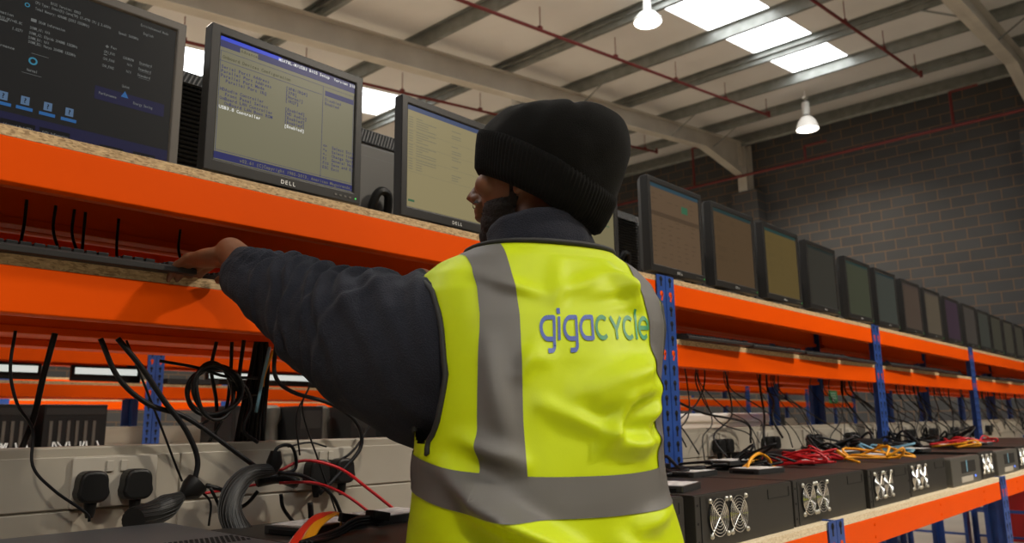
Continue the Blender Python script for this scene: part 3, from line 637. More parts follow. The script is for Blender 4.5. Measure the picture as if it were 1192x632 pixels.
# dark boxes (power bricks / open drive cages) standing between the drives
for i,(x,y,w,d,h,lb) in enumerate(((1.95,1.33,.30,.08,.03,'flat black tray at the foot of the first black plug pair'),(2.75,1.30,.34,.09,.045,'black power supply box behind the red cables'),(3.75,1.3,.34,.1,.03,'flat black tray behind the pale blue cable'),(3.75,1.3,.30,.09,.03,'thin black tray stacked on top behind the pale blue cable'))):
    z=zt if i<3 else zt+.031
    b=MB(); b.rbox((0,0,h/2),(w,d,h),.006,3,2); tag(b.build('drive_tray',M['blk'],loc=(x,y,z),bevel=.002),lb,'tray')
# ---------------------------------------------------------------- loose cables
def cable(pts,r,mt,name,label,cat='cable',group=None,n=8,sm=6,flat=None):
    p=spline(pts,sm); b=MB().tube(p,r if not isinstance(r,(list,tuple)) else [r[min(int(i*len(r)/len(p)),len(r)-1)] for i in range(len(p))],n,flat=flat)
    o=b.build(name,M[mt],loc=tuple(p[0]),world=True,smooth=True,angle=180); return tag(o,label,cat,group)
def C(px,Y,r,mt,label,name='hanging_cable',up=0,**k):
    Ys=Y if isinstance(Y,(list,tuple)) else [Y]*len(px)
    return cable([at(a,b,y) for (a,b),y in zip(px,Ys)],r,mt,name,label,**k)
C([(18,385),(12,430),(20,470),(38,500),(38,542),(62,570),(100,597),(104,607)],[1.46,1.46,1.47,1.49,1.48,1.47,1.47,1.47],.0026,'cable','thin black cable at the far left curving down to the leftmost plug')
C([(64,388),(50,440),(38,490),(20,535)],[1.6,1.62,1.63,1.63],.0055,'cable','thick black cable dropping behind the trunking at the far left')
C([(117,394),(138,440),(172,470),(215,485),(255,512),(305,548),(325,555)],1.46,.0048,'cable','thick black cable sweeping right from below the shelf to the braided cable')
C([(137,394),(165,428),(190,465),(216,500),(230,535),(224,568)],1.45,.0052,'cable','thick black cable curving down to the left braided cable head')
C([(147,396),(165,440),(185,490),(204,540),(212,560)],1.48,.0022,'cable','thin black cable between the two thick left cables')
C([(186,420),(230,428),(262,438),(300,440)],1.5,.003,'cable','thin black cable running sideways to the coil')
C([(252,398),(246,430),(252,470),(250,512)],1.6,.004,'cable','black cable hanging through the coiled loop')
C([(270,398),(268,440),(262,480),(240,520)],1.58,.004,'cable','black cable hanging right through the back of the coil')
# coil
c0=at(250,455,1.5); pts=[]
for k in range(64):
    a=2*PI*k/15.3; rr=.047+.006*math.sin(k*.9); pts.append(c0+Vector((rr*math.cos(a),.012*math.sin(k*.31),rr*1.08*math.sin(a))))
pts=[at(284,396,1.5),at(280,425,1.5)]+pts
o=cable(pts,.0042,'cable','coiled_cable','black cable coiled into hanging loops under the shelf, left of the thick bundle',sm=3)
# thick vertical bundle
for k in range(7):
    dx=(k-3)*3.2; C([(304+dx*.6,398),(302+dx,430),(296+dx*1.3,470),(290+dx*1.6,515)],1.56+.01*(k%3),.0052,'cable','black cable in the thick hanging bundle right of the coil',group='thick cable bundle',name='bundled_cable')
C([(314,404),(306,440),(298,480)],1.53,.0035,'cyan','pale blue cable at the edge of the thick bundle')
C([(318,408),(308,436),(306,450)],1.53,.003,'yellow','yellow cable peeking from the thick bundle')
C([(322,396),(320,436),(340,456),(385,470),(415,492),(420,520),(398,548),(372,575)],1.47,.0045,'cable','thick black cable arcing right below the sleeve to a plug')
C([(268,440),(285,450),(292,472),(283,500),(300,515)],1.5,.004,'cable','black cable drooping between coil and bundle')
C([(232,495),(262,478),(285,462),(305,458)],1.55,.0035,'cable','black cable crossing behind the coil')
C([(358,455),(345,485),(349,530)],1.48,.002,'cable','thin black cable left of a matching thin one, under the sleeve')
C([(360,450),(352,478),(372,540),(392,598)],1.47,.002,'cable','thin black cable dropping to the hard drives under the sleeve')
C([(440,470),(425,505),(405,530),(380,540)],1.5,.003,'cable','thin black cable curling under the elbow')
C([(318,545),(322,522),(340,520),(344,545),(325,552)],1.44,.0035,'cable','small black cable loop above the braided cable')
C([(325,550),(355,555),(385,575),(400,605)],1.43,.004,'cable','black cable from the braided head to the hard drives')
C([(335,520),(360,515),(380,520)],1.49,.002,'cable','short thin black cable along the top of the trunking')
C([(239,574),(275,568),(305,563)],1.47,.0028,'red','red cable between the two braided cables')
C([(325,548),(355,536),(395,545),(430,570),(470,602)],[1.45,1.44,1.40,1.33,1.25],.0032,'red','upper red cable arching down to the hard drives')
C([(325,562),(365,562),(400,575),(435,600)],[1.45,1.42,1.36,1.3],.0030,'red','lower red cable running to the hard drives')
C([(245,568),(255,590),(262,622)],1.42,.003,'cable','black cable under the left braided head')
C([(232,570),(245,585),(243,612)],1.43,.0022,'cable','thin black cable beside the left braided cable')
C([(255,600),(285,588),(300,572)],1.46,.004,'cable','black cable passing behind the right braided cable')
C([(240,565),(262,573),(275,595)],1.47,.0045,'cable','short thick black cable between the braided cables')
C([(327,575),(330,592),(345,612)],1.45,.004,'cable','black lead hanging from the plug behind the braided cable')
C([(361,585),(362,602),(360,618)],1.45,.006,'cable','thick black lead hanging from the plug right of the braided cable')
# braided cables
def braided(px,Ys,label,rad):
    P=spline([at(a,b,y) for (a,b),y in zip(px,Ys)],8); n=len(P)
    t=thing('braided_cable',label,'cable',tuple(P[0]))
    r=[rad[0]+(rad[1]-rad[0])*min(1,i/(n*.35)) for i in range(n)]
    MB().tube(P,r,18).build('braid_sleeve',M['braid'],t,world=True,smooth=True)
    w=MB()
    for k in range(20):
        ph=2*PI*k/20; q=[]
        for i in range(n):
            tt=(P[min(i+1,n-1)]-P[max(i-1,0)]).normalized(); nn=(Vector((0,1,0))-tt*tt.y).normalized(); bb=tt.cross(nn)
            a=ph+i*.035; q.append(P[i]+(nn*math.cos(a)+bb*math.sin(a))*r[i]*1.01)
        w.tube(q,.0008,4,False)
    w.build('braid_wires',M['braidwire'],t,world=True,smooth=True)
    return t,P
M['braid']=mat('dark_braid',(.008,.008,.007),.5,bump=(500,.5,.001)); M['braidwire']=mat('grey_braid_wire',(.016,.015,.013),.5,metal=.1,noise_col=(300,(.008,.008,.008)))
t,P=braided([(318,546),(290,552),(272,572),(268,598),(282,622),(300,632)],[1.43,1.42,1.40,1.38,1.35,1.33],'thick black braided cable curving down behind the centre of the bench',(.010,.020))
MB().tube([P[0]+Vector((.004,0,.035)),P[0]+Vector((.002,0,.012)),P[0]-Vector((.002,0,.004))],[.010,.016,.011],12).build('connector_head',M['blk'],t,world=True,smooth=True)
t,P=braided([(212,577),(196,588),(178,598),(155,606)],[1.43,1.42,1.41,1.38],'thick black braided cable fanning left towards the corner computer',(.008,.021))
MB().tube([at(230,562,1.43),at(222,570,1.43),at(212,577,1.43)],[.022,.021,.009],14).build('connector_head',M['blk'],t,world=True,smooth=True)
C([(300,560),(325,556),(345,562)],1.46,.012,'blk','black inline connector block beside the braided cable',name='cable_connector')
# red and orange flat ribbon, black connectors among the drives
C([(340,638),(352,620),(372,600),(388,596)],[1.08,1.1,1.14,1.16],.011,'redribbon','wide red flat cable looping over the hard drives',name='ribbon_cable',flat=.12)
C([(352,640),(368,612),(388,598),(397,600),(396,616)],[1.05,1.1,1.14,1.15,1.13],.010,'yellow','orange flat cable lying along the red one',name='ribbon_cable',flat=.12)
for k,(a,lb) in enumerate(((0,'upper'),(6,'middle'),(12,'lower'))):
    C([(350+a,632),(390,618+a*.5),(415,604+a*.6),(445,602+a*.4)],[1.04,1.08,1.1,1.12],.004,'cable','%s black lead of the connector bundle in front of the drives'%lb)
for i,(q,rz,lb) in enumerate(((( 440,600),.3,'black plastic drive connector pointing at the vest'),((412,604),-.2,'black plastic drive connector in the middle of the drives'))):
    tag(MB().rbox((0,0,0),(.05,.02,.014),.003,2,2).build('drive_connector',M['blk'],loc=tuple(at(*q,1.12)),bevel=.001),lb,'connector').rotation_euler=(0,.2,rz)
# bright cables on the right hand computers
def loops(cx,cy,z,mt,r,n,seed,rx,rz_,label,group=None,name='data_cable',span=.3):
    rnd=random.Random(seed)
    for k in range(n):
        x0=cx+rnd.uniform(-span,span)*.5; pts=[(x0,cy+rnd.uniform(-.04,.1),z+.004)]
        x=x0
        for j in range(5):
            x+=rnd.uniform(-.5,1)*rx; pts.append((x,cy+rnd.uniform(-.12,.12),z+.008+abs(rnd.uniform(0,1))*rz_*(1 if j%2==0 else .3)))
        pts.append((x+.05,cy+.1,z+.006)); cable(pts,r,mt,name,label,group=group,sm=5)
zt=TBL+.118
C([(868,560),(872,538),(884,528),(897,538),(898,562),(905,572)],[1.12,1.12,1.13,1.14,1.12,1.08],.0048,'yellow','bright orange yellow cable loop standing on the second fan computer',name='data_cable')
C([(860,548),(880,536),(905,545),(925,553)],[1.16,1.15,1.15,1.16],.0042,'yellow','bright yellow cable lying across the standing loop',name='data_cable')
C([(845,545),(880,540),(915,543)],[1.3,1.3,1.3],.003,'red','thin red cable behind the yellow loop',name='data_cable')
loops(2.66,1.12,zt,'red',.0038,5,3,.055,.05,'red cable in the tangle on the third fan computer','red cables on the third fan computer')
loops(3.0,1.2,zt,'red',.0038,2,9,.07,.03,'red cable behind the orange yellow bundle','red cables behind the orange bundle')
loops(2.98,1.02,zt,'yellow',.0045,3,5,.08,.05,'orange yellow cable in the bundle left of the silver desktop','orange cables left of the silver desktop')
loops(3.65,1.15,zt,'cyan',.004,3,6,.07,.045,'pale blue cable arched behind the silver desktop','pale blue cables behind the silver desktop')
loops(4.5,1.1,zt,'yellow',.005,2,7,.07,.03,'orange yellow cable on the second silver desktop','orange cables on the second silver desktop')
loops(4.9,1.15,zt,'red',.0045,4,8,.09,.05,'red cable on the farthest fan computers','red cables on the farthest computers',span=.7)
loops(2.35,1.2,zt,'cable',.004,5,12,.09,.09,'black cable standing up between the yellow loop and the red cables','black cables between yellow and red')
loops(3.3,1.28,zt,'cable',.005,6,13,.12,.08,'black cable heaped at the foot of the second blue upright','black cables by the second upright',span=.6)
loops(1.95,1.28,zt,'cable',.005,4,14,.08,.05,'black cable heaped behind the first fan computer','black cables behind the first fan computer')
loops(4.3,1.3,zt,'cable',.006,8,15,.2,.09,'black cable heaped along the back of the far computers','black cables along the far computers',span=2.2)
loops(1.3,1.25,zt,'red',.003,4,21,.05,.03,'thin red cable tangled just left of the vest','thin red cables left of the vest',span=.2)
# hanging cables right of the worker
rnd=random.Random(11)
zu=MID-.018-.07
def hang(n,xa,xb,label,group,ya=1.5,yb=1.9):
    for k in range(n):
        x0=rnd.uniform(xa,xb); x1=x0+rnd.uniform(-.55,.6); y0=rnd.uniform(1.50,1.68); y1=rnd.uniform(1.40,1.49); bow=rnd.uniform(-.12,.12)
        z1=TBL+rnd.uniform(.09,.2); r=rnd.choice((.0022,.0028,.0036,.0048))
        pts=[(x0,y0,zu+.06),(x0+bow*.4,y0,zu-.05),(x0+(x1-x0)*.45+bow,(y0+1.44)/2,(zu+z1)/2+rnd.uniform(-.03,.03)),(x1+bow*.3,1.47,z1+.08),(x1,y1,z1)]
        cable(pts,r,'cable','hanging_cable',label,group=group)
hang(24,2.35,4.3,'black cable hanging from the middle shelf between the near and the second blue upright','hanging cables of the near right bay')
hang(26,4.45,6.35,'black cable hanging from the middle shelf past the second blue upright','hanging cables of the middle bay')
hang(22,6.45,8.6,'black cable hanging from the middle shelf past the third blue upright','hanging cables of the far bay')
# short leads on the middle shelf (seen under the top beam)
for (a,b,lb) in (((28,262),(22,292),'leftmost'),((62,268),(70,296),'second'),((84,272),(92,300),'third'),((97,275),(95,300),'fourth'),((136,282),(136,305),'fifth'),((208,293),(217,318),'rightmost')):
    cable([at(*a,1.66)+Vector((0,0,.05)),at(*a,1.66),at(*b,1.62)],.003,'cable','short_lead','short black lead in the gap between the two left shelves, %s of six'%lb)
# ---------------------------------------------------------------- far aisle contents
def tower(loc,label,w=.2,h=.4,d=.42,mt='blk',cards=False,rz=0):
    t=thing('tower_computer',label,'computer',loc,rz,'tower computers on the far benches')
    MB().span((-w/2,0,0),(w/2,d,h)).build('case',M[mt],t,bevel=.004)
    if cards:
        b=MB()
        for k in range(6): b.span((-w/2+.03+k*(w-.06)/6,-.006,.05),(-w/2+.045+k*(w-.06)/6,0,h*.78))
        b.build('card_slots',M['silver'],t)
        rr=random.Random(int(loc[0]*100)); b=MB()
        for k in range(9):
            x=rr.uniform(-w/2+.03,w/2-.03); b.tube(spline([(x,-.01,h*.5),(x+rr.uniform(-.03,.03),-.05,h*.38),(x+rr.uniform(-.05,.05),-.06,h*.2),(x+.02,-.04,.1)],4),.004,5)
        b.build('white_leads',M['white'],t)
        MB().span((-w/2+.01,-.004,h*.86),(w/2-.01,0,h*.95)).build('top_panel',M['blk2'],t)
    else:
        MB().span((-w/2+.02,-.005,h*.62),(w/2-.02,0,h*.92)).build('drive_bays',M['blk2'],t,bevel=.001)
        MB().cyl((0,-.006,h*.45),(0,0,h*.45),.012,12).build('power_button',M['silver'],t)
    return t
for x,w,cards,lb in ((1.22,.30,True,'open black tower with white leads at the far left'),(1.57,.32,True,'open black tower with metal slots, second from the left'),(2.60,.24,False,'black tower just right of the far blue upright'),(3.05,.2,False,'black tower behind the coiled cable'),(3.5,.22,False,'black tower seen under the sleeve, left one'),(3.85,.2,False,'black tower seen under the sleeve, middle one'),(4.25,.22,False,'black tower seen under the sleeve, right one')):
    tower((x,4.70,TBL),lb,w,.40,cards=cards)
for i,(x,lb) in enumerate(((8.0,'dark tower on the far bench, seen right of the white printer'),(9.4,'dark tower on the far bench near the green sign'),(10.6,'dark tower on the far bench past the second upright'))): tower((x,4.72,TBL),lb,.22,.33,mt='blk2')
# silver chrome heads / white jugs between towers
for (x,y,lb) in ((2.9,4.95,'small silver device between the far towers, behind the coil'),(3.3,4.95,'small silver device between the far towers, behind the bundle'),(4.05,4.98,'small silver device on the far bench below the elbow')):
    b=MB(); b.lathe([(0,0),(.06,0),(.065,.02),(.05,.2),(.045,.28),(.065,.32),(.06,.39),(.03,.41),(0,.41)],(0,0,0),20)
    tag(b.build('webcam_stand',M['silver'],loc=(x,y,TBL),smooth=True),lb,'device')
# flat white appliances on the far middle shelf
for i,(x,w) in enumerate(((.95,.35),(1.55,.42),(2.05,.3),(2.75,.34),(3.3,.42),(3.85,.35),(4.7,.35))):
    o=MB().rbox((0,0,.045),(w,.2,.07),.012,3,2).build('flat_white_box',M['whitebox'],loc=(x,5.33,MID),bevel=.004) if 0 else None
M['whitebox']=mat('white_backlit_screen',(.5,.52,.5),.4,emit=(.62,.68,.64),es=.9)
for i,(x,w,lb) in enumerate(((.72,.34,'first'),(1.34,.44,'second'),(1.95,.4,'third'),(2.80,.34,'fourth'),(3.3,.42,'fifth'),(3.85,.36,'sixth'),(4.5,.4,'seventh'))):
    t=thing('lit_monitor','low white lit screen on the far middle shelf, %s from the left'%lb,'monitor',(x,5.36,MID),0,'lit screens on the far shelf')
    MB().rbox((0,.02,.065),(w+.02,.03,.10),.006,2).build('bezel',M['blk'],t,bevel=.002); MB().box((0,.003,.078),(w-.02,.004,.040)).build('screen',M['whitebox'],t)
for i,x in enumerate((1.0,2.45,3.6,4.2)):
    tag(MB().rbox((0,0,.02),(.36,.14,.035),.008,3,2).build('far_keyboard',M['blk2'],loc=(x,5.26,MID),bevel=.002),'dark keyboard on the far middle shelf','keyboard','far keyboards')
# far side monitors on top shelves
for i,x in enumerate([k*.6+.3 for k in range(18)]):
    t=thing('far_monitor','small dark monitor on the top shelf of the next aisle','monitor',(x,5.3,TOP),0,'monitors of the next aisle'); MB().rbox((0,.02,.19),(.4,.05,.31),.008,2).build('bezel',M['bezel'],t,bevel=.002); MB().box((0,-.006,.19),(.36,.004,.27)).build('screen',M['s_dark'],t); MB().box((0,.03,.02),(.18,.12,.04)).build('stand_base',M['blk'],t)
# white printer
t=thing('printer','large white printer on the bench behind the trunking, right of the near upright','printer',(4.35,2.13,TBL))
MB().rbox((0,.2,.13),(.52,.40,.26),.02,4,2).build('printer_body',M['white'],t,bevel=.01)
MB().rbox((0,.19,.285),(.55,.42,.05),.03,4,2).build('scanner_lid',M['white'],t,bevel=.012)
MB().box((-.02,-.004,.12),(.36,.01,.06)).build('paper_slot',M['blk2'],t); MB().box((.18,-.003,.22),(.1,.01,.04)).build('control_panel',M['blk2'],t)
for x in (5.35,5.7): 
    tag(MB().rbox((0,0,.08),(.22,.3,.16),.03,3,2).build('white_carton',M['white'],loc=(x-.25,2.32,TBL),bevel=.01),'white plastic item beside the printer on the far bench, %s'%('left' if x<5.5 else 'right'),'container')
# green sign on the far wall
t=thing('safety_sign','green sign with white lines hanging beyond the second upright','sign',tuple(at(970,462,5.12)))
MB().box((0,0,0),(1.05,.02,1.0)).build('sign_board',M['green'],t)
b=MB()
for k in range(4): b.box((0,-.012,.3-.2*k),(.7-.1*(k%2),.004,.07))
b.build('white_print',M['white'],t)
t.scale=(.34,.34,.21)
# red bucket on the floor
t=thing('bucket','red plastic crate on the floor beyond the bench','bucket',(9.7,1.75,0))
b=MB(); b.prism([(-.25,0),(.25,0),(.3,.5),(-.3,.5)],1,-.2,.2); b.build('tub',M['bucket'],t,bevel=.01)
MB().rbox((0,0,.5),(.64,.46,.04),.03,3,2).build('rim',M['bucket'],t,bevel=.01)
# ---------------------------------------------------------------- lamps
def highbay(loc,label,power,rod=.74):
    t=thing('high_bay_lamp',label,'lamp',loc,0)
    b=MB(); b.box((0,0,.53),(.1,.08,.04)); b.cyl((0,0,.54),(0,0,rod),.012,8); b.tube([(0,0,.52),(.03,0,.47),(0,0,.42)],.008,8); b.lathe([(0,.43),(.06,.43),(.075,.41),(.075,.18),(.06,.16),(0,.16)],(0,0,0),24); b.build('ballast_housing',M['white'],t,smooth=True)
    MB().lathe([(.05,.165),(.05,.12),(.06,.12)],(0,0,0),20).build('collar',M['blk2'],t,smooth=True)
    b=MB(); b.lathe([(.06,.13),(.11,.10),(.17,.02),(.205,-.08),(.215,-.15),(.208,-.15),(.198,-.08),(.165,.015),(.105,.09),(.05,.12)],(0,0,0),40); b.build('reflector_shade',M['shade'],t,smooth=True)
    MB().lathe([(0,.07),(.05,.05),(.12,-.04),(.19,-.125),(.15,-.16),(0,-.175)],(0,0,0),32).build('glowing_lens',M['glow_white'],t,smooth=True)
    l=bpy.data.lights.new('lamp_light','AREA'); l.shape='DISK'; l.size=.4; l.energy=power; l.color=(1,.89,.74); l.spread=math.radians(150)
    lo=bpy.data.objects.new('lamp_light',l); COL.objects.link(lo); lo.parent=t; lo.location=(0,0,-.19)
    return t
LP=260
highbay((15.0,5.68,CAMZ+5.84),'white high bay lamp hanging before the far block wall',LP*.35,rod=.685)
t=thing('round_roof_lamp','bright round lamp just under the roof, left of the rooflight','lamp',(8.42,5.2,CAMZ+5.28))
MB().lathe([(0,.32),(.05,.32),(.06,.12),(.13,.10),(.19,.03),(.195,0),(.18,-.01)],(0,0,0),32).build('lamp_body',M['white'],t,smooth=True)
MB().lathe([(0,-.035),(.10,-.032),(.17,-.02),(.185,0)],(0,0,0),32).build('glowing_lens',M['glow_white'],t,smooth=True)
MB().cyl((0,0,.3),(0,0,.46),.01,8).build('hanger',M['galv'],t)
for i,(x,y,p) in enumerate(((4.6,-3.2,LP*1.4),(-1.6,-2.6,LP*.4),(2.5,12.5,LP*1.0),(9.5,13.5,LP*1.0),(1.5,6.2,LP*.8),(9.5,8.6,LP*.6))):  # all after the first are added: corner fill, then ceiling bounce lamps
    highbay((x,y,zr(x)-.75),'high bay lamp hanging over the %s'%('near aisle','corner of the near aisle, added as fill light','far left aisle, added to brighten the ceiling','far right aisle, added to brighten the ceiling','second aisle, added to brighten the ceiling','middle aisle, added to brighten the ceiling')[i],p)
w=bpy.data.worlds.new('world'); bpy.context.scene.world=w; w.use_nodes=True; w.node_tree.nodes['Background'].inputs[0].default_value=(.6,.7,.85,1); w.node_tree.nodes['Background'].inputs[1].default_value=.3
# ---------------------------------------------------------------- worker
M['skin']=mat('brown_skin',(.20,.082,.038),.5,bump=(90,.15,.002),noise_col=(14,(.15,.058,.026)))
M['hair']=mat('black_beard_hair',(.010,.007,.006),.8,bump=(220,.9,.004))
def cloth(name,col,scale,strength,dist,rough=.9,sheen=0,spec=.3): 
    return mat(name,col,rough,spec=spec,bump=(scale,strength,dist),sheen=sheen)
M['fleece']=cloth('navy_fleece',(.019,.021,.030),420,.7,.003,sheen=.06,spec=.08)
M['beanie']=cloth('black_knit',(.0052,.005,.0045),600,.5,.002,sheen=.03,spec=.06)
M['vest']=cloth('fluorescent_yellow_cloth',(.50,.62,.001),500,.15,.0008,rough=.5,spec=.25)
M['tape']=mat('grey_reflective_tape',(.110,.104,.094),.6,metal=.1,bump=(900,.2,.0005))
M['binding']=mat('black_binding',(.012,.012,.010),.7)
M['trouser']=cloth('black_trousers',(.014,.014,.016),300,.4,.002)
M['logo_blue']=mat('blue_violet_print',(.045,.085,.34),.5); M['logo_green']=mat('green_print',(.015,.20,.075),.5); M['logo_teal']=mat('teal_green_print',(.02,.25,.10),.5)
M['eye']=mat('eye_white',(.7,.68,.65),.2); M['iris']=mat('dark_iris',(.02,.01,.006),.15); M['lip']=mat('lip_skin',(.20,.07,.05),.45)
def ell(mb,c,r,rot=None,n=18):
    vs=[];fs=[]
    for i in range(n+1):
        a=PI*i/n
        for j in range(2*n):
            q=2*PI*j/(2*n); p=Vector((r[0]*math.sin(a)*math.cos(q),r[1]*math.sin(a)*math.sin(q),r[2]*math.cos(a)))
            if rot is not None: p=rot@p
            vs.append(p+Vector(c))
    for i in range(n):
        for j in range(2*n): fs.append((i*2*n+j,i*2*n+(j+1)%(2*n),(i+1)*2*n+(j+1)%(2*n),(i+1)*2*n+j))
    mb.add(vs,fs)
def limb(mb,pts,rs,n=16):
    mb.tube(spline(pts,5) if len(pts)>2 else pts,[rs[0]]*2 if False else resample(rs,len(spline(pts,5)) if len(pts)>2 else len(pts)),n)
    for p,r in zip(pts,rs): ell(mb,p,(r,r,r),n=8)
def resample(rs,n):
    out=[]
    for i in range(n):
        t=i/(n-1)*(len(rs)-1); k=min(int(t),len(rs)-2); out.append(rs[k]+(rs[k+1]-rs[k])*(t-k))
    return out
def fuse(mb,voxel,smooth=3,f=.6):
    me=mb.mesh('tmp'); ob=bpy.data.objects.new('tmp',me); COL.objects.link(ob)
    r=ob.modifiers.new('r','REMESH'); r.mode='VOXEL'; r.voxel_size=voxel
    s=ob.modifiers.new('s','SMOOTH'); s.iterations=smooth; s.factor=f
    bpy.context.view_layer.update(); dg=bpy.context.evaluated_depsgraph_get()
    out=bpy.data.meshes.new_from_object(ob.evaluated_get(dg)); bpy.data.objects.remove(ob); bpy.data.meshes.remove(me); return out
def from_mesh(me,name,mt,parent):
    me.materials.clear(); me.materials.append(mt); me.polygons.foreach_set('use_smooth',[True]*len(me.polygons)); me.name=name
    o=bpy.data.objects.new(name,me); COL.objects.link(o); o.parent=parent; return o
TH=math.radians(22); TU=Vector((math.cos(TH),-math.sin(TH),0)); TN=Vector((math.sin(TH),math.cos(TH),0))
# torso rings: height, centre x, centre y, half width, half depth
RG=[(-.44,.832,.698,.182,.135),(-.30,.834,.700,.176,.132),(-.20,.834,.706,.166,.126),(-.10,.832,.720,.153,.120),(0,.849,.733,.158,.118),(.08,.871,.748,.168,.116),(.14,.891,.762,.180,.110),(.18,.903,.773,.184,.102),(.21,.912,.782,.174,.092),(.235,.920,.789,.148,.084),(.255,.929,.795,.112,.078),(.275,.938,.80,.082,.074)]
def ring(z):
    if z<=RG[0][0]: return RG[0][1:]
    for i in range(len(RG)-1):
        if z<=RG[i+1][0]:
            t=(z-RG[i][0])/(RG[i+1][0]-RG[i][0]); return [RG[i][k]+(RG[i+1][k]-RG[i][k])*t for k in range(1,5)]
    return RG[-1][1:]
def tors(phi,z,off=0,ex=2.35):
    cx,cy,a,b=ring(z); c,s=math.cos(phi),math.sin(phi)
    x=(a+off)*math.copysign(abs(c)**(2/ex),c); y=(b+off)*math.copysign(abs(s)**(2/ex),s)
    return Vector((cx,cy,CAMZ+z))+TU*x+TN*y, x, y
BASE=Vector((.86,.70,0))
HC=Vector((.955,.82,CAMZ+.40)); HAZ=math.radians(-19); HP=math.radians(6)
HR=Matrix.Rotation(-HAZ,3,'Z')@Matrix.Rotation(HP,3,'X')
def H(x,y,z): return HC+HR@Vector((x,y,z))
b=MB(); w=lambda p:Vector(p)
# skull, jaw, features
def hell(c,r,rx=0): ell(b,H(*c),r,HR@Matrix.Rotation(rx,3,'X'))
hell((0,-.012,.03),(.076,.096,.088)); hell((0,.03,-.02),(.064,.064,.085)); hell((0,.045,-.075),(.045,.042,.036)); hell((0,.066,-.10),(.026,.024,.02))
hell((0,.088,.018),(.05,.012,.014)); hell((0,.09,-.052),(.03,.014,.018)); hell((0,.098,-.058),(.024,.010,.006)); hell((0,.096,-.069),(.022,.010,.007))
b.tube([H(0,.09,.012),H(0,.107,-.015),H(0,.117,-.032),H(0,.105,-.04)],[.008,.010,.014,.008],10); hell((.013,.103,-.035),(.009,.012,.008)); hell((-.013,.103,-.035),(.009,.012,.008)); hell((0,.114,-.031),(.011,.010,.010))
for s in (-1,1):
    hell((s*.045,.066,-.022),(.022,.024,.022)); hell((s*.074,-.008,-.012),(.008,.018,.030)); hell((s*.080,-.014,-.006),(.007,.016,.024)); hell((s*.076,-.002,-.038),(.007,.010,.010))
limb(b,[H(0,-.015,-.06),Vector((.945,.80,CAMZ+.29)),Vector((.93,.785,CAMZ+.22))],[.056,.058,.068])
# trunk
n=40; vs=[];zs=[-.36+.04*k for k in range(16)]; zs=[z for z in zs if z<.27]
for z in zs:
    for j in range(n): vs.append(tors(2*PI*j/n,z,-.022)[0])
k=len(zs); b.add(vs,[(i*n+j,i*n+(j+1)%n,(i+1)*n+(j+1)%n,(i+1)*n+j) for i in range(k-1) for j in range(n)]+[tuple(range(n)),tuple((k-1)*n+j for j in range(n))])
# arms
LS=Vector((.775,.835,CAMZ+.155)); LE=Vector((.685,1.05,CAMZ+.145)); LW=Vector((.658,1.285,CAMZ+.302))
RS=Vector((1.025,.765,CAMZ+.125)); RE=Vector((1.17,.93,CAMZ+.0)); RE=Vector((1.115,1.0,CAMZ+.12)); RW=Vector((1.10,1.28,CAMZ+.305))
limb(b,[LS,(LS+LE)/2+Vector((-.01,0,.0)),LE,(LE+LW)/2+Vector((0,.01,0)),LW],[.055,.048,.042,.038,.027])
limb(b,[RS,(RS+RE)/2,RE,(RE+RW)/2,RW],[.055,.048,.042,.038,.027])
def hand(wr,fwd,up,side,curl=.35):
    """side=+1: thumb on the right when looking along the fingers"""
    fwd=fwd.normalized(); up=(up-fwd*up.dot(fwd)).normalized(); rt=fwd.cross(up); P=lambda x,y,z: wr+rt*x*side+fwd*y+up*z
    Rm=Matrix((rt*side,fwd,up)).transposed()
    ell(b,P(0,.045,0),(.038,.050,.0145),Rm); ell(b,P(.0,.075,.002),(.040,.022,.013),Rm); ell(b,P(.022,.032,-.004),(.02,.032,.015),Rm)
    for (x,l,r) in ((.029,.070,.0088),(.0095,.078,.0090),(-.0105,.072,.0086),(-.029,.057,.0076)):
        a=0; p=P(x,.082,0); pts=[p]
        for seg,cv in ((.45,.25),(.30,curl+.25),(.25,curl+.1)):
            a+=cv; p=p+(fwd*math.cos(a)-up*math.sin(a)+rt*side*x*.9)*l*seg; pts.append(p)
        b.tube(pts,[r*1.05,r,r*.92,r*.75],10); 
        for q,rr in zip(pts,(1.05,1.02,.95,.78)): ell(b,q,(r*rr,)*3,n=7)
    t0=P(.030,.02,-.004); t1=P(.050,.045,-.010); t2=P(.056,.072,-.018); t3=P(.052,.092,-.024)
    b.tube([t0,t1,t2,t3],[.013,.0115,.0105,.0078],10)
    for q,rr in ((t1,.0118),(t2,.0108),(t3,.008)): ell(b,q,(rr,)*3,n=7)
hand(LW,Vector((-.22,.9,-.10)),Vector((0,.05,1)),1,.25)
hand(RW,Vector((.05,1,-.08)),Vector((0,.05,1)),-1,.25)
# legs
for s in (-1,1):
    hip=BASE+Vector((0,0,CAMZ-.36))+TU*s*.085; kn=BASE+TU*s*.10+TN*.03+Vector((0,0,.50)); an=BASE+TU*s*.11-TN*.03+Vector((0,0,.09))
    limb(b,[hip,(hip+kn)/2+TN*.01,kn,(kn+an)/2-TN*.012,an],[.082,.072,.052,.048,.034]); ell(b,an+TN*.06+Vector((0,0,-.045)),(.034,.10,.028),Matrix.Rotation(-TH,3,'Z'))
me=fuse(b,.0042,4,.5)
for v in me.vertices: v.co-=BASE
me.materials.append(M['skin']); me.polygons.foreach_set('use_smooth',[True]*len(me.polygons))
person=bpy.data.objects.new('person',me); COL.objects.link(person); person.location=BASE
tag(person,'person in yellow high visibility vest and black beanie reaching into the middle shelf','person')
PP=person
def sub(mb,name,mt,parent=PP,**k):
    mb.v=[tuple(Vector(p)-BASE) for p in mb.v]; return mb.build(name,mt,parent,**k)
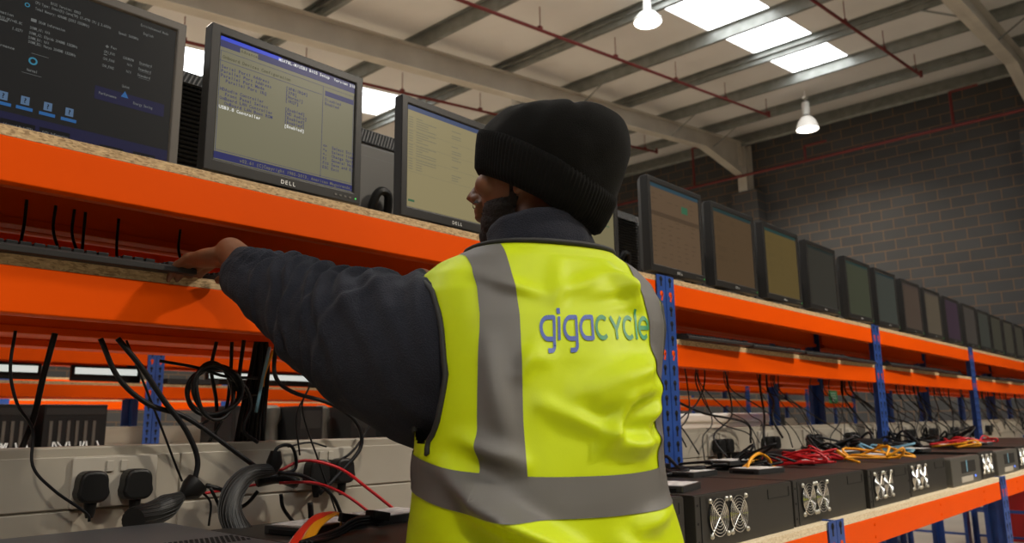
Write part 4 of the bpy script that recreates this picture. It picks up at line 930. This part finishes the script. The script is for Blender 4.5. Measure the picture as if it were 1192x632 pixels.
# eyes, eyebrows
for s in (-1,1):
    e=MB(); ell(e,H(s*.031,.078,.004),(.0125,.0125,.0125),HR,12); eo=sub(e,'eye',M['eye'],smooth=True)
    e=MB(); ell(e,H(s*.031,.0895,.004),(.006,.002,.006),HR,8); e.v=[tuple(Vector(p)-BASE) for p in e.v]; e.build('iris',M['iris'],eo,smooth=True)
# beard grown from the jaw surface
inv=HR.transposed(); bm=bmesh.new(); keep={}
def bearded(q):
    x,y,z=abs(q.x),q.y,q.z
    if z<-.135 or y<.004: return 0
    if y<.03 and z<-.095: return 0
    line=-.044-.10*(y-.02) if y<.075 else -.062
    v=min(1,max(0,(line-z)/.012))
    if y>.088 and x<.021 and -.077<z<-.051: v=0
    if y>.085 and x<.03 and -.053<z<-.043: v=1
    if y<.022: v=max(v,min(1,max(0,(.022-y)/.006))*(1 if -.07<z<.0 and y>.006 else 0))
    return v
for v in me.vertices:
    w_=v.co+BASE-HC
    if w_.length<.2:
        q=inv@w_; d=bearded(q)
        if d>0: keep[v.index]=bm.verts.new(v.co+v.normal*(.0006+.0045*d+.0014*noise.noise(v.co*150)))
for f in me.polygons:
    if all(i in keep for i in f.vertices):
        try: bm.faces.new([keep[i] for i in f.vertices])
        except ValueError: pass
mb_=bpy.data.meshes.new('beard'); bm.to_mesh(mb_); bm.free(); from_mesh(mb_,'beard',M['hair'],PP)
b=MB()
# sideburn / hair under the beanie
b=MB()
hell((0,-.055,-.03),(.066,.045,.05))
me=fuse(b,.004,2)
for v in me.vertices: q=v.co*90; v.co+=v.normal*.002*noise.noise(q); v.co-=BASE
from_mesh(me,'hair',M['hair'],PP)
# ---- beanie
def bean(phi,t):
    """t 0 bottom of dome (at the brim) .. 1 apex"""
    k=math.sin(min(1,t)*PI/2); rr=math.cos(t*PI/2)**.60 if t<1 else 0
    cy=-.010-.030*k; zb=-.035; tilt=.47*(1-k)+.10*k
    bul=1+.10*math.sin(PI*min(1,t*1.1))
    x=.0935*rr*bul*math.cos(phi); y=.117*rr*bul*math.sin(phi)
    z=zb+.033+.130*k+tilt*(y+cy+.01)
    # slouching fold towards the back
    back=max(0,-math.sin(phi)); z+=.018*back*math.sin(PI*min(1,t*1.15)) ; y-=.016*back*math.sin(PI*t)
    return x,y+cy,z
n=160; rows=46; vs=[]
for i in range(rows+1):
    t=i/rows
    for j in range(n):
        ph=2*PI*j/n; x,y,z=bean(ph,t); r=1
        # creases meeting at the crown
        d=0
        for (c,wd,am) in ((-1.45,.07,.017),(-.75,.08,.012),(-.2,.09,.008),(-2.6,.10,.010),(1.4,.12,.006),(2.6,.12,.004)):
            dd=(ph-c+PI)%(2*PI)-PI; d-=am*math.exp(-(dd/wd)**2)*max(0,min(1,(t-.45)*3))*(1-t)**.3
        d+=.0035*noise.noise(Vector((x*26,y*26,z*26)))
        nn=Vector((x,y+.02,z-.02)).normalized(); vs.append(H(*(Vector((x,y,z))+nn*d)))
b=MB(); b.add(vs,[(i*n+j,i*n+(j+1)%n,(i+1)*n+(j+1)%n,(i+1)*n+j) for i in range(rows) for j in range(n)])
bo=sub(b,'beanie',M['beanie'],smooth=True,angle=180)
# turned-up cuff with ribs
n=420; prof=[(-.004,.0),(.006,-.004),(.0125,.004),(.0145,.02),(.015,.04),(.0145,.058),(.011,.068),(.004,.072),(-.002,.066)]; vs=[]
for (o_,h_) in prof:
    for j in range(n):
        ph=2*PI*j/n; rib=.0011*math.cos(ph*105)*(1 if 0<h_<.07 else .3); wob=.003*noise.noise(Vector((math.cos(ph)*2,math.sin(ph)*2,h_*20)))
        fl=.012*(h_/.07)-.008
        R_=1; x=(.0865+o_+rib+wob+fl*.5)*math.cos(ph); y=(.108+o_+rib+wob+fl*.5)*math.sin(ph)-.008+(.012*(1-h_/.07) if math.sin(ph)<0 else 0)*-math.sin(ph)
        z=-.036+.48*(y+.0)+h_*.98+.004*math.sin(ph*2+1)
        vs.append(H(x,y-h_*.12,z))
k=len(prof); b=MB(); b.add(vs,[(i*n+j,i*n+(j+1)%n,(i+1)*n+(j+1)%n,(i+1)*n+j) for i in range(k-1) for j in range(n)])
b.v=[tuple(Vector(p)-BASE) for p in b.v]; b.build('ribbed_cuff',M['beanie'],bo,smooth=True,angle=180)
# ---- fleece
def sleeve(mb,C_,R_,folds,n=90,m=220,seed=0,flat=.86):
    P=[]
    for i in range(m+1):
        t=i/m*(len(C_)-1); k=min(int(t),len(C_)-2); f=t-k
        g=lambda q:Vector(C_[max(0,min(len(C_)-1,q))]); a,b_,c,d=g(k-1),g(k),g(k+1),g(k+2)
        P.append(.5*((2*b_)+(c-a)*f+(2*a-5*b_+4*c-d)*f*f+(3*b_-a-3*c+d)*f**3))
    rs=resample(R_,m+1); vs=[]
    for i in range(m+1):
        t=(P[min(i+1,m)]-P[max(i-1,0)]).normalized(); s=i/m
        up=(Vector((0,0,1))-t*t.z).normalized(); sd=t.cross(up)
        for j in range(n):
            ph=2*PI*j/n; r=rs[i]; s=i/m+.035*noise.noise(Vector((math.cos(ph)*1.2,math.sin(ph)*1.2,i/m*5+seed*2)))
            for (s0,sl,am,wd,p0,pw) in folds:
                am*=1.25
                u=s-(s0+sl*math.sin(ph+p0)); mask=.5+.5*math.cos(ph-pw)
                r+=am*(.15+.85*mask)*(math.exp(-(u/wd)**2)-.55*math.exp(-((u-wd*1.7)/(wd*.8))**2))
            r+=.006*noise.noise(Vector((math.cos(ph)*1.5,math.sin(ph)*1.5,s*7+seed)))+.002*noise.noise(Vector((math.cos(ph)*4,math.sin(ph)*4,s*22+seed)))
            vs.append(P[i]+up*math.cos(ph)*r+sd*math.sin(ph)*r*flat)
    k=m+1; o=len(vs)
    # turned cuff end
    vs+= [P[m]+(Vector(v)-P[m])*.82-(P[m]-P[m-1]).normalized()*.0 for v in vs[-n:]]
    k+=1; mb.add(vs,[(i*n+j,i*n+(j+1)%n,(i+1)*n+(j+1)%n,(i+1)*n+j) for i in range(k-1) for j in range(n)])
b=MB()
FL=[(.13,.05,.005,.014,.2,2.6),(.19,.10,.006,.016,1.2,.4),(.21,.16,.010,.016,1.5,.9),(.27,.16,.011,.017,1.6,.7),(.315,-.06,.005,.013,.5,-1.2),(.35,.13,.010,.019,1.7,.2),(.405,.05,.005,.012,2.4,-.9),(.445,.12,.011,.018,1.4,.6),(.50,-.03,.005,.012,.3,1.9),(.535,.10,.010,.016,1.6,.0),(.585,.05,.005,.011,.6,-1.4),(.625,.09,.009,.015,1.3,.5),(.68,.05,.006,.012,1.9,-.4),(.725,.07,.008,.013,1.3,.3),(.775,-.02,.004,.010,.5,1.3),(.81,.05,.006,.013,1.0,0),(.86,.035,.005,.011,1.2,.6),(.925,.0,.003,.008,.6,0)]
sleeve(b,[(.85,.79,CAMZ+.100),(.775,.860,CAMZ+.090),(.718,.955,CAMZ+.122),(.688,1.04,CAMZ+.158),(.672,1.12,CAMZ+.200),(.664,1.19,CAMZ+.235),(.662,1.245,CAMZ+.259)],[.144,.139,.114,.090,.074,.062,.054,.048],FL)
sleeve(b,[(.98,.76,CAMZ+.085),(1.035,.800,CAMZ+.092),(1.085,.88,CAMZ+.095),(1.11,.97,CAMZ+.11),(1.115,1.06,CAMZ+.16),(1.11,1.16,CAMZ+.226),(1.10,1.24,CAMZ+.284)],[.132,.120,.098,.080,.067,.055,.046],FL,seed=5)
# fleece trunk and stand collar
n=60; vs=[]; zs=[-.46+.03*k for k in range(25)]; zs=[z for z in zs if z<.272]
for z in zs:
    for j in range(n): vs.append(tors(2*PI*j/n,z,-.006)[0])
k=len(zs); b.add(vs,[(i*n+j,i*n+(j+1)%n,(i+1)*n+(j+1)%n,(i+1)*n+j) for i in range(k-1) for j in range(n)])
n=90; vs=[]; prof=[(.088,.245),(.091,.262),(.088,.278),(.084,.292),(.085,.304),(.081,.314),(.074,.316),(.068,.31),(.066,.29)]
for (r,z) in prof:
    for j in range(n):
        ph=2*PI*j/n; f=math.sin(ph); rr=r+.004*noise.noise(Vector((math.cos(ph)*3,f*3,z*30)))
        q=Vector((.940+(z-.27)*.12,.803+(z-.27)*.12,CAMZ+z+(-.016*f if z>.275 else 0)-.004))+TU*rr*1.02*math.cos(ph)+TN*rr*.95*f; vs.append(q)
k=len(prof); b.add(vs,[(i*n+j,i*n+(j+1)%n,(i+1)*n+(j+1)%n,(i+1)*n+j) for i in range(k-1) for j in range(n)])
jo=sub(b,'fleece_jacket',M['fleece'],smooth=True,angle=180)
b=MB(); c0=Vector((.657,1.262,CAMZ+.246))
# ---- vest
def gl(x,z,x0,z0,x1,z1,w_):
    dx,dz=x1-x0,z1-z0; L2=dx*dx+dz*dz; t=max(0,min(1,((x-x0)*dx+(z-z0)*dz)/L2)); px_,pz_=x0+t*dx,z0+t*dz
    return math.exp(-((x-px_)**2+(z-pz_)**2)/(w_*w_))*math.sin(PI*min(1,max(.0,.15+t*.7)))
CRE=[(-.14,.20,-.06,.17,.012,.006),(-.02,.18,.05,.21,.012,.006),(-.05,.13,-.09,.06,.012,.006),(.13,.02,.06,.0,.012,.007),(-.03,-.15,-.13,-.10,.014,.008),(.14,-.22,.03,-.15,.016,.008),(-.19,-.035,-.07,-.135,.013,.014),(-.15,-.02,-.09,-.05,.012,.009),(.10,.07,-.01,.035,.020,.009),(.02,-.03,.05,.02,.010,.008),(.10,.19,.04,.22,.018,.005),(.10,.20,.0,.17,.016,.005),(.14,.09,.05,.06,.018,.009),(.17,.06,.02,.02,.016,.011),(.17,-.02,.03,-.035,.012,.008),(-.02,.23,-.06,.08,.014,.006),(.05,.24,.12,.12,.015,.008),(-.13,.10,-.10,-.03,.014,.006),(-.17,-.14,-.02,-.28,.02,.011),(-.15,-.08,.02,-.20,.014,.008),(.16,-.16,.10,-.34,.022,.013),(.02,-.20,.07,-.38,.02,.010),(.08,-.02,.12,.05,.012,.008),(-.06,.02,.08,-.04,.012,.006),(-.10,-.26,-.08,-.42,.02,.012),(.0,.14,.09,.16,.010,.005),(.17,-.10,.06,-.13,.012,.007)]
def vestp(phi,z,off=0.0):
    loose=.016+.012*max(0,min(1,(-z)/.25))
    p,x,y=tors(phi,z,loose)
    d=0
    s=math.sin(phi); nrm=(TU*math.cos(phi)+TN*s).normalized()
    if z<.235:
        xx=x if y<0 else -x+.5
        damp=1-.88*math.exp(-(max(0,abs(x-.015)-.07)/.03)**2-(max(0,abs(z-.122)-.02)/.022)**2) if y<0 else 1
        for c in CRE: d+=2.1*c[5]*gl(x,z,*c[:4],c[4])*(1 if y<0 else .4)*max(.0,min(1,(.15-x)/.07))*max(0,min(1,(.18+x)/.05))*damp
        d+=(.007*noise.noise(Vector((x*7,z*9+y*4,3.1)))+.003*noise.noise(Vector((x*19,z*14,y*9))))*(.25+.75*max(0,min(1,(.19-abs(x))/.07)))*(.3+.7*damp)
        if z<-.12: d+=.010*(-.12-z)/.3*math.sin(phi*7+1.2+z*5)
    d*=max(0,min(1,(.26-z)/.05))
    return p+nrm*(d+off),x,y
def limit(x,z):
    P=[(-.062,.215),(-.056,.19),(-.045,.179),(-.02,.171),(.0,.168),(.06,.168),(.12,.178),(.19,.193),(.3,.20)] if x<0 else [(-.045,.215),(-.03,.185),(0,.172),(.06,.175),(.12,.182),(.19,.19),(.3,.20)]
    for i in range(len(P)-1):
        if z<=P[i+1][0]: t=(z-P[i][0])/(P[i+1][0]-P[i][0]); return P[i][1]+(P[i+1][1]-P[i][1])*t
    return .2
def cut(x,z):
    if z<-.06: return False
    lim=limit(x,z)
    return abs(x)>lim and True
N=300; z0,z1=-.43,.262; rows=170; b=MB(); vs=[];xs=[]
for i in range(rows+1):
    z=z0+(z1-z0)*i/rows
    for j in range(N):
        p,x,y=vestp(2*PI*j/N,z); vs.append(p); xs.append((x,z))
fs=[]
for i in range(rows):
    for j in range(N):
        q=(i*N+j,i*N+(j+1)%N,(i+1)*N+(j+1)%N,(i+1)*N+j)
        if not all(cut(*xs[a]) for a in q): fs.append(q)
b.add(vs,fs)
vo=sub(b,'high_visibility_vest',M['vest'],smooth=True,angle=180)
def phi_of(x,z,back=True,ex=2.35):
    loose=.016+.012*max(0,min(1,(-z)/.25)); a=ring(z)[2]+loose; c=max(-1,min(1,x/a)); c=math.copysign(abs(c)**(ex/2),c); f=math.acos(c)
    return -f if back else f
def subv(mb,name,mt): mb.v=[tuple(Vector(p)-BASE) for p in mb.v]; return mb.build(name,mt,vo,smooth=True,angle=180)
# horizontal band
def band(zc,hw,sag=0):
    b=MB(); n=300; m_=10; vs=[]
    for i in range(m_+1):
        for j in range(n):
            ph=2*PI*j/n; z=zc+hw*(2*i/m_-1)+sag*math.sin(ph); vs.append(vestp(ph,z,.0016)[0])
    b.add(vs,[(i*n+j,i*n+(j+1)%n,(i+1)*n+(j+1)%n,(i+1)*n+j) for i in range(m_) for j in range(n)])
    return b
ZB=-.068
subv(band(ZB,.0235,.022),'waist_tape',M['tape'])
for (xc,lean) in ((-.112,0),(.140,0)):
    for back in (True,False):
        b=MB(); vs=[]; n=12; zz=[ZB-.02+(.258-ZB+.02)*k/90 for k in range(91)]
        for z in zz:
            for j in range(n+1):
                x=xc+.0245*(2*j/n-1)+(-.05*(z-.05) if xc<0 else 0); a=ring(z)[2]+.014
                vs.append(vestp(phi_of(max(-a,min(a,x)),z,back),z,.0018)[0])
        b.add(vs,[(i*(n+1)+j,i*(n+1)+j+1,(i+1)*(n+1)+j+1,(i+1)*(n+1)+j) for i in range(90) for j in range(n)])
        subv(b,'shoulder_tape',M['tape'])
# armhole and neck bindings
for s in (-1,1):
    pts=[]
    for back in (True,False):
        col_=[]
        zb_=-.040 if back else -.012
        for k in range(30):
            z=zb_+(.203-zb_)*k/29; lim=limit(s,z); a=ring(z)[2]+.016; col_.append(vestp(phi_of(s*min(lim,a*.999),z,back),z,.001)[0])
        pts+= col_ if back else col_[::-1]
    subv(MB().tube(pts,.0042,8),'armhole_binding',M['binding'])
pts=[vestp(2*PI*j/60,.262,.002)[0] for j in range(61)]
subv(MB().tube(pts,.0045,8),'neck_binding',M['binding'])
pts=[vestp(2*PI*j/90,-.43,.001)[0] for j in range(91)]
subv(MB().tube(pts,.003,6),'hem_binding',M['vest'])
# printed word on the back, laid onto the cloth
bv=BVHTree.FromPolygons([tuple(Vector(v.co)+BASE) for v in vo.data.vertices],[tuple(p.vertices) for p in vo.data.polygons])
def arc(cx,cy,r,a0,a1,n=18,sx=1): return [(cx+sx*r*math.cos(math.radians(a0+(a1-a0)*k/n)),cy+r*math.sin(math.radians(a0+(a1-a0)*k/n))) for k in range(n+1)]
def letter(ch):
    if ch=='c': return [arc(.5,.5,.45,48,312,22)],.98
    if ch=='i': return [[(.1,.0),(.1,.98)]],.3
    if ch=='a': return [arc(.52,.5,.45,90,270,18,1.0)+[(.92,.05)],[(.52,.95),(.92,.95),(.92,.0)]],1.06
    if ch=='g': return [arc(.52,.5,.45,90,270,18,1.0)+[(.92,.05)],[(.52,.95),(.92,.95),(.92,-.22)]+arc(.72,-.22,.20,0,-90,8)+[(.45,-.42)]],1.06
    if ch=='y': return [[(.08,.97),(.52,.42),(.52,.0)],[(.96,.97),(.52,.42)]],1.02
    if ch=='l': return [[(.1,.0),(.1,1.32)]],.22
    if ch=='e': return [[(.16,.5)]+[(.93,.5)]+arc(.5,.5,.43,0,312,26)],.98
LX,LZ,LH,LW_=-.066,.103,.034,.0214
def logo(mb,strokes,ox,wd):
    for st in strokes:
        fine=[]
        for k in range(len(st)-1):
            (x0,y0),(x1,y1)=st[k],st[k+1]; m_=max(1,int(math.hypot(x1-x0,y1-y0)/.04))
            fine+=[(x0+(x1-x0)*q/m_,y0+(y1-y0)*q/m_) for q in range(m_)]
        fine.append(st[-1]); L_=[]
        for k,(x,y) in enumerate(fine):
            a=fine[max(0,k-1)];c=fine[min(len(fine)-1,k+1)]; tx,ty=c[0]-a[0],c[1]-a[1]; l=math.hypot(tx,ty) or 1; nx,ny=-ty/l*wd,tx/l*wd
            L_+=[(x+nx,y+ny),(x-nx,y-ny)]
        vs=[]
        for (x,y) in L_:
            lx=LX+ox+x*LW_; lz=LZ+y*LH+LT*(ox+x*LW_); cx,cy,_,_=ring(lz); o=Vector((cx,cy,CAMZ+lz))+TU*lx-TN*.5
            h=bv.ray_cast(o,TN); p=h[0] if h[0] is not None else o+TN*.36; vs.append(p-TN*.0012)
        mb.add(vs,[(2*k,2*k+1,2*k+3,2*k+2) for k in range(len(fine)-1)])
LT=.05
def build_logo():
    ox=0; out={}
    for k,ch in enumerate('gigacycle'):
        st,adv=letter(ch); key='logo_blue' if k<4 else ('logo_green' if k<7 else 'logo_teal'); mb=out.setdefault(key,MB()); logo(mb,st,ox,.095)
        if ch=='i': 
            c=arc(.1,1.22,.12,0,360,12); logo(mb,[[(.1,1.10),(.1,1.34)]],ox,.12)
        ox+=(adv+.10)*LW_
    for key,mb in out.items(): subv(mb,{'logo_blue':'printed_letters_giga','logo_green':'printed_letters_cyc','logo_teal':'printed_letters_le'}[key],M[key])
# --LOGO--
def camhit(px,py):
    d=(FW*F_PX+RT*(px-596)-UP*(py-316)).normalized(); h=bv.ray_cast(Vector((0,0,CAMZ)),d)
    if h[0] is None: return None
    p=h[0]; cx,cy,_,_=ring(p.z-CAMZ); q=p-Vector((cx,cy,p.z)); return round(q.dot(TU),3),round(p.z-CAMZ,3)
for q in ((630,370),(630,400),(690,390),(763,365),(763,395),(578,300),(578,450),(540,300),(600,500),(763,345),(478,550),(620,580),(760,555),(770,400)): print('HIT',q,camhit(*q))
build_logo()
# ---- trousers and shoes
b=MB()
ell(b,BASE+Vector((0,0,CAMZ-.40)),(.165,.115,.10),Matrix.Rotation(-TH,3,'Z'))
for s in (-1,1):
    hip=BASE+Vector((0,0,CAMZ-.38))+TU*s*.085; kn=BASE+TU*s*.10+TN*.03+Vector((0,0,.50)); an=BASE+TU*s*.11-TN*.03+Vector((0,0,.08))
    limb(b,[hip,(hip+kn)/2+TN*.01,kn,(kn+an)/2-TN*.012,an],[.102,.094,.075,.070,.064],20)
me=fuse(b,.008,4)
for v in me.vertices: v.co+=v.normal*.006*noise.noise(v.co*11); v.co-=BASE
from_mesh(me,'trousers',M['trouser'],PP)
for s in (-1,1):
    b=MB(); an=BASE+TU*s*.11-TN*.03; Rz=Matrix.Rotation(-TH,3,'Z')
    ell(b,an+TN*.055+Vector((0,0,.045)),(.048,.14,.042),Rz); ell(b,an+TN*.12+Vector((0,0,.04)),(.05,.07,.038),Rz); ell(b,an+Vector((0,0,.08)),(.046,.055,.06),Rz)
    b.tube([an-TN*.075+Vector((0,0,.012)),an+TN*.18+Vector((0,0,.012))],[.048,.048],14,flat=.25)
    me=fuse(b,.006,3)
    for v in me.vertices: v.co.z=max(v.co.z,.001); v.co-=BASE
    from_mesh(me,'shoe',M['blk'],PP)
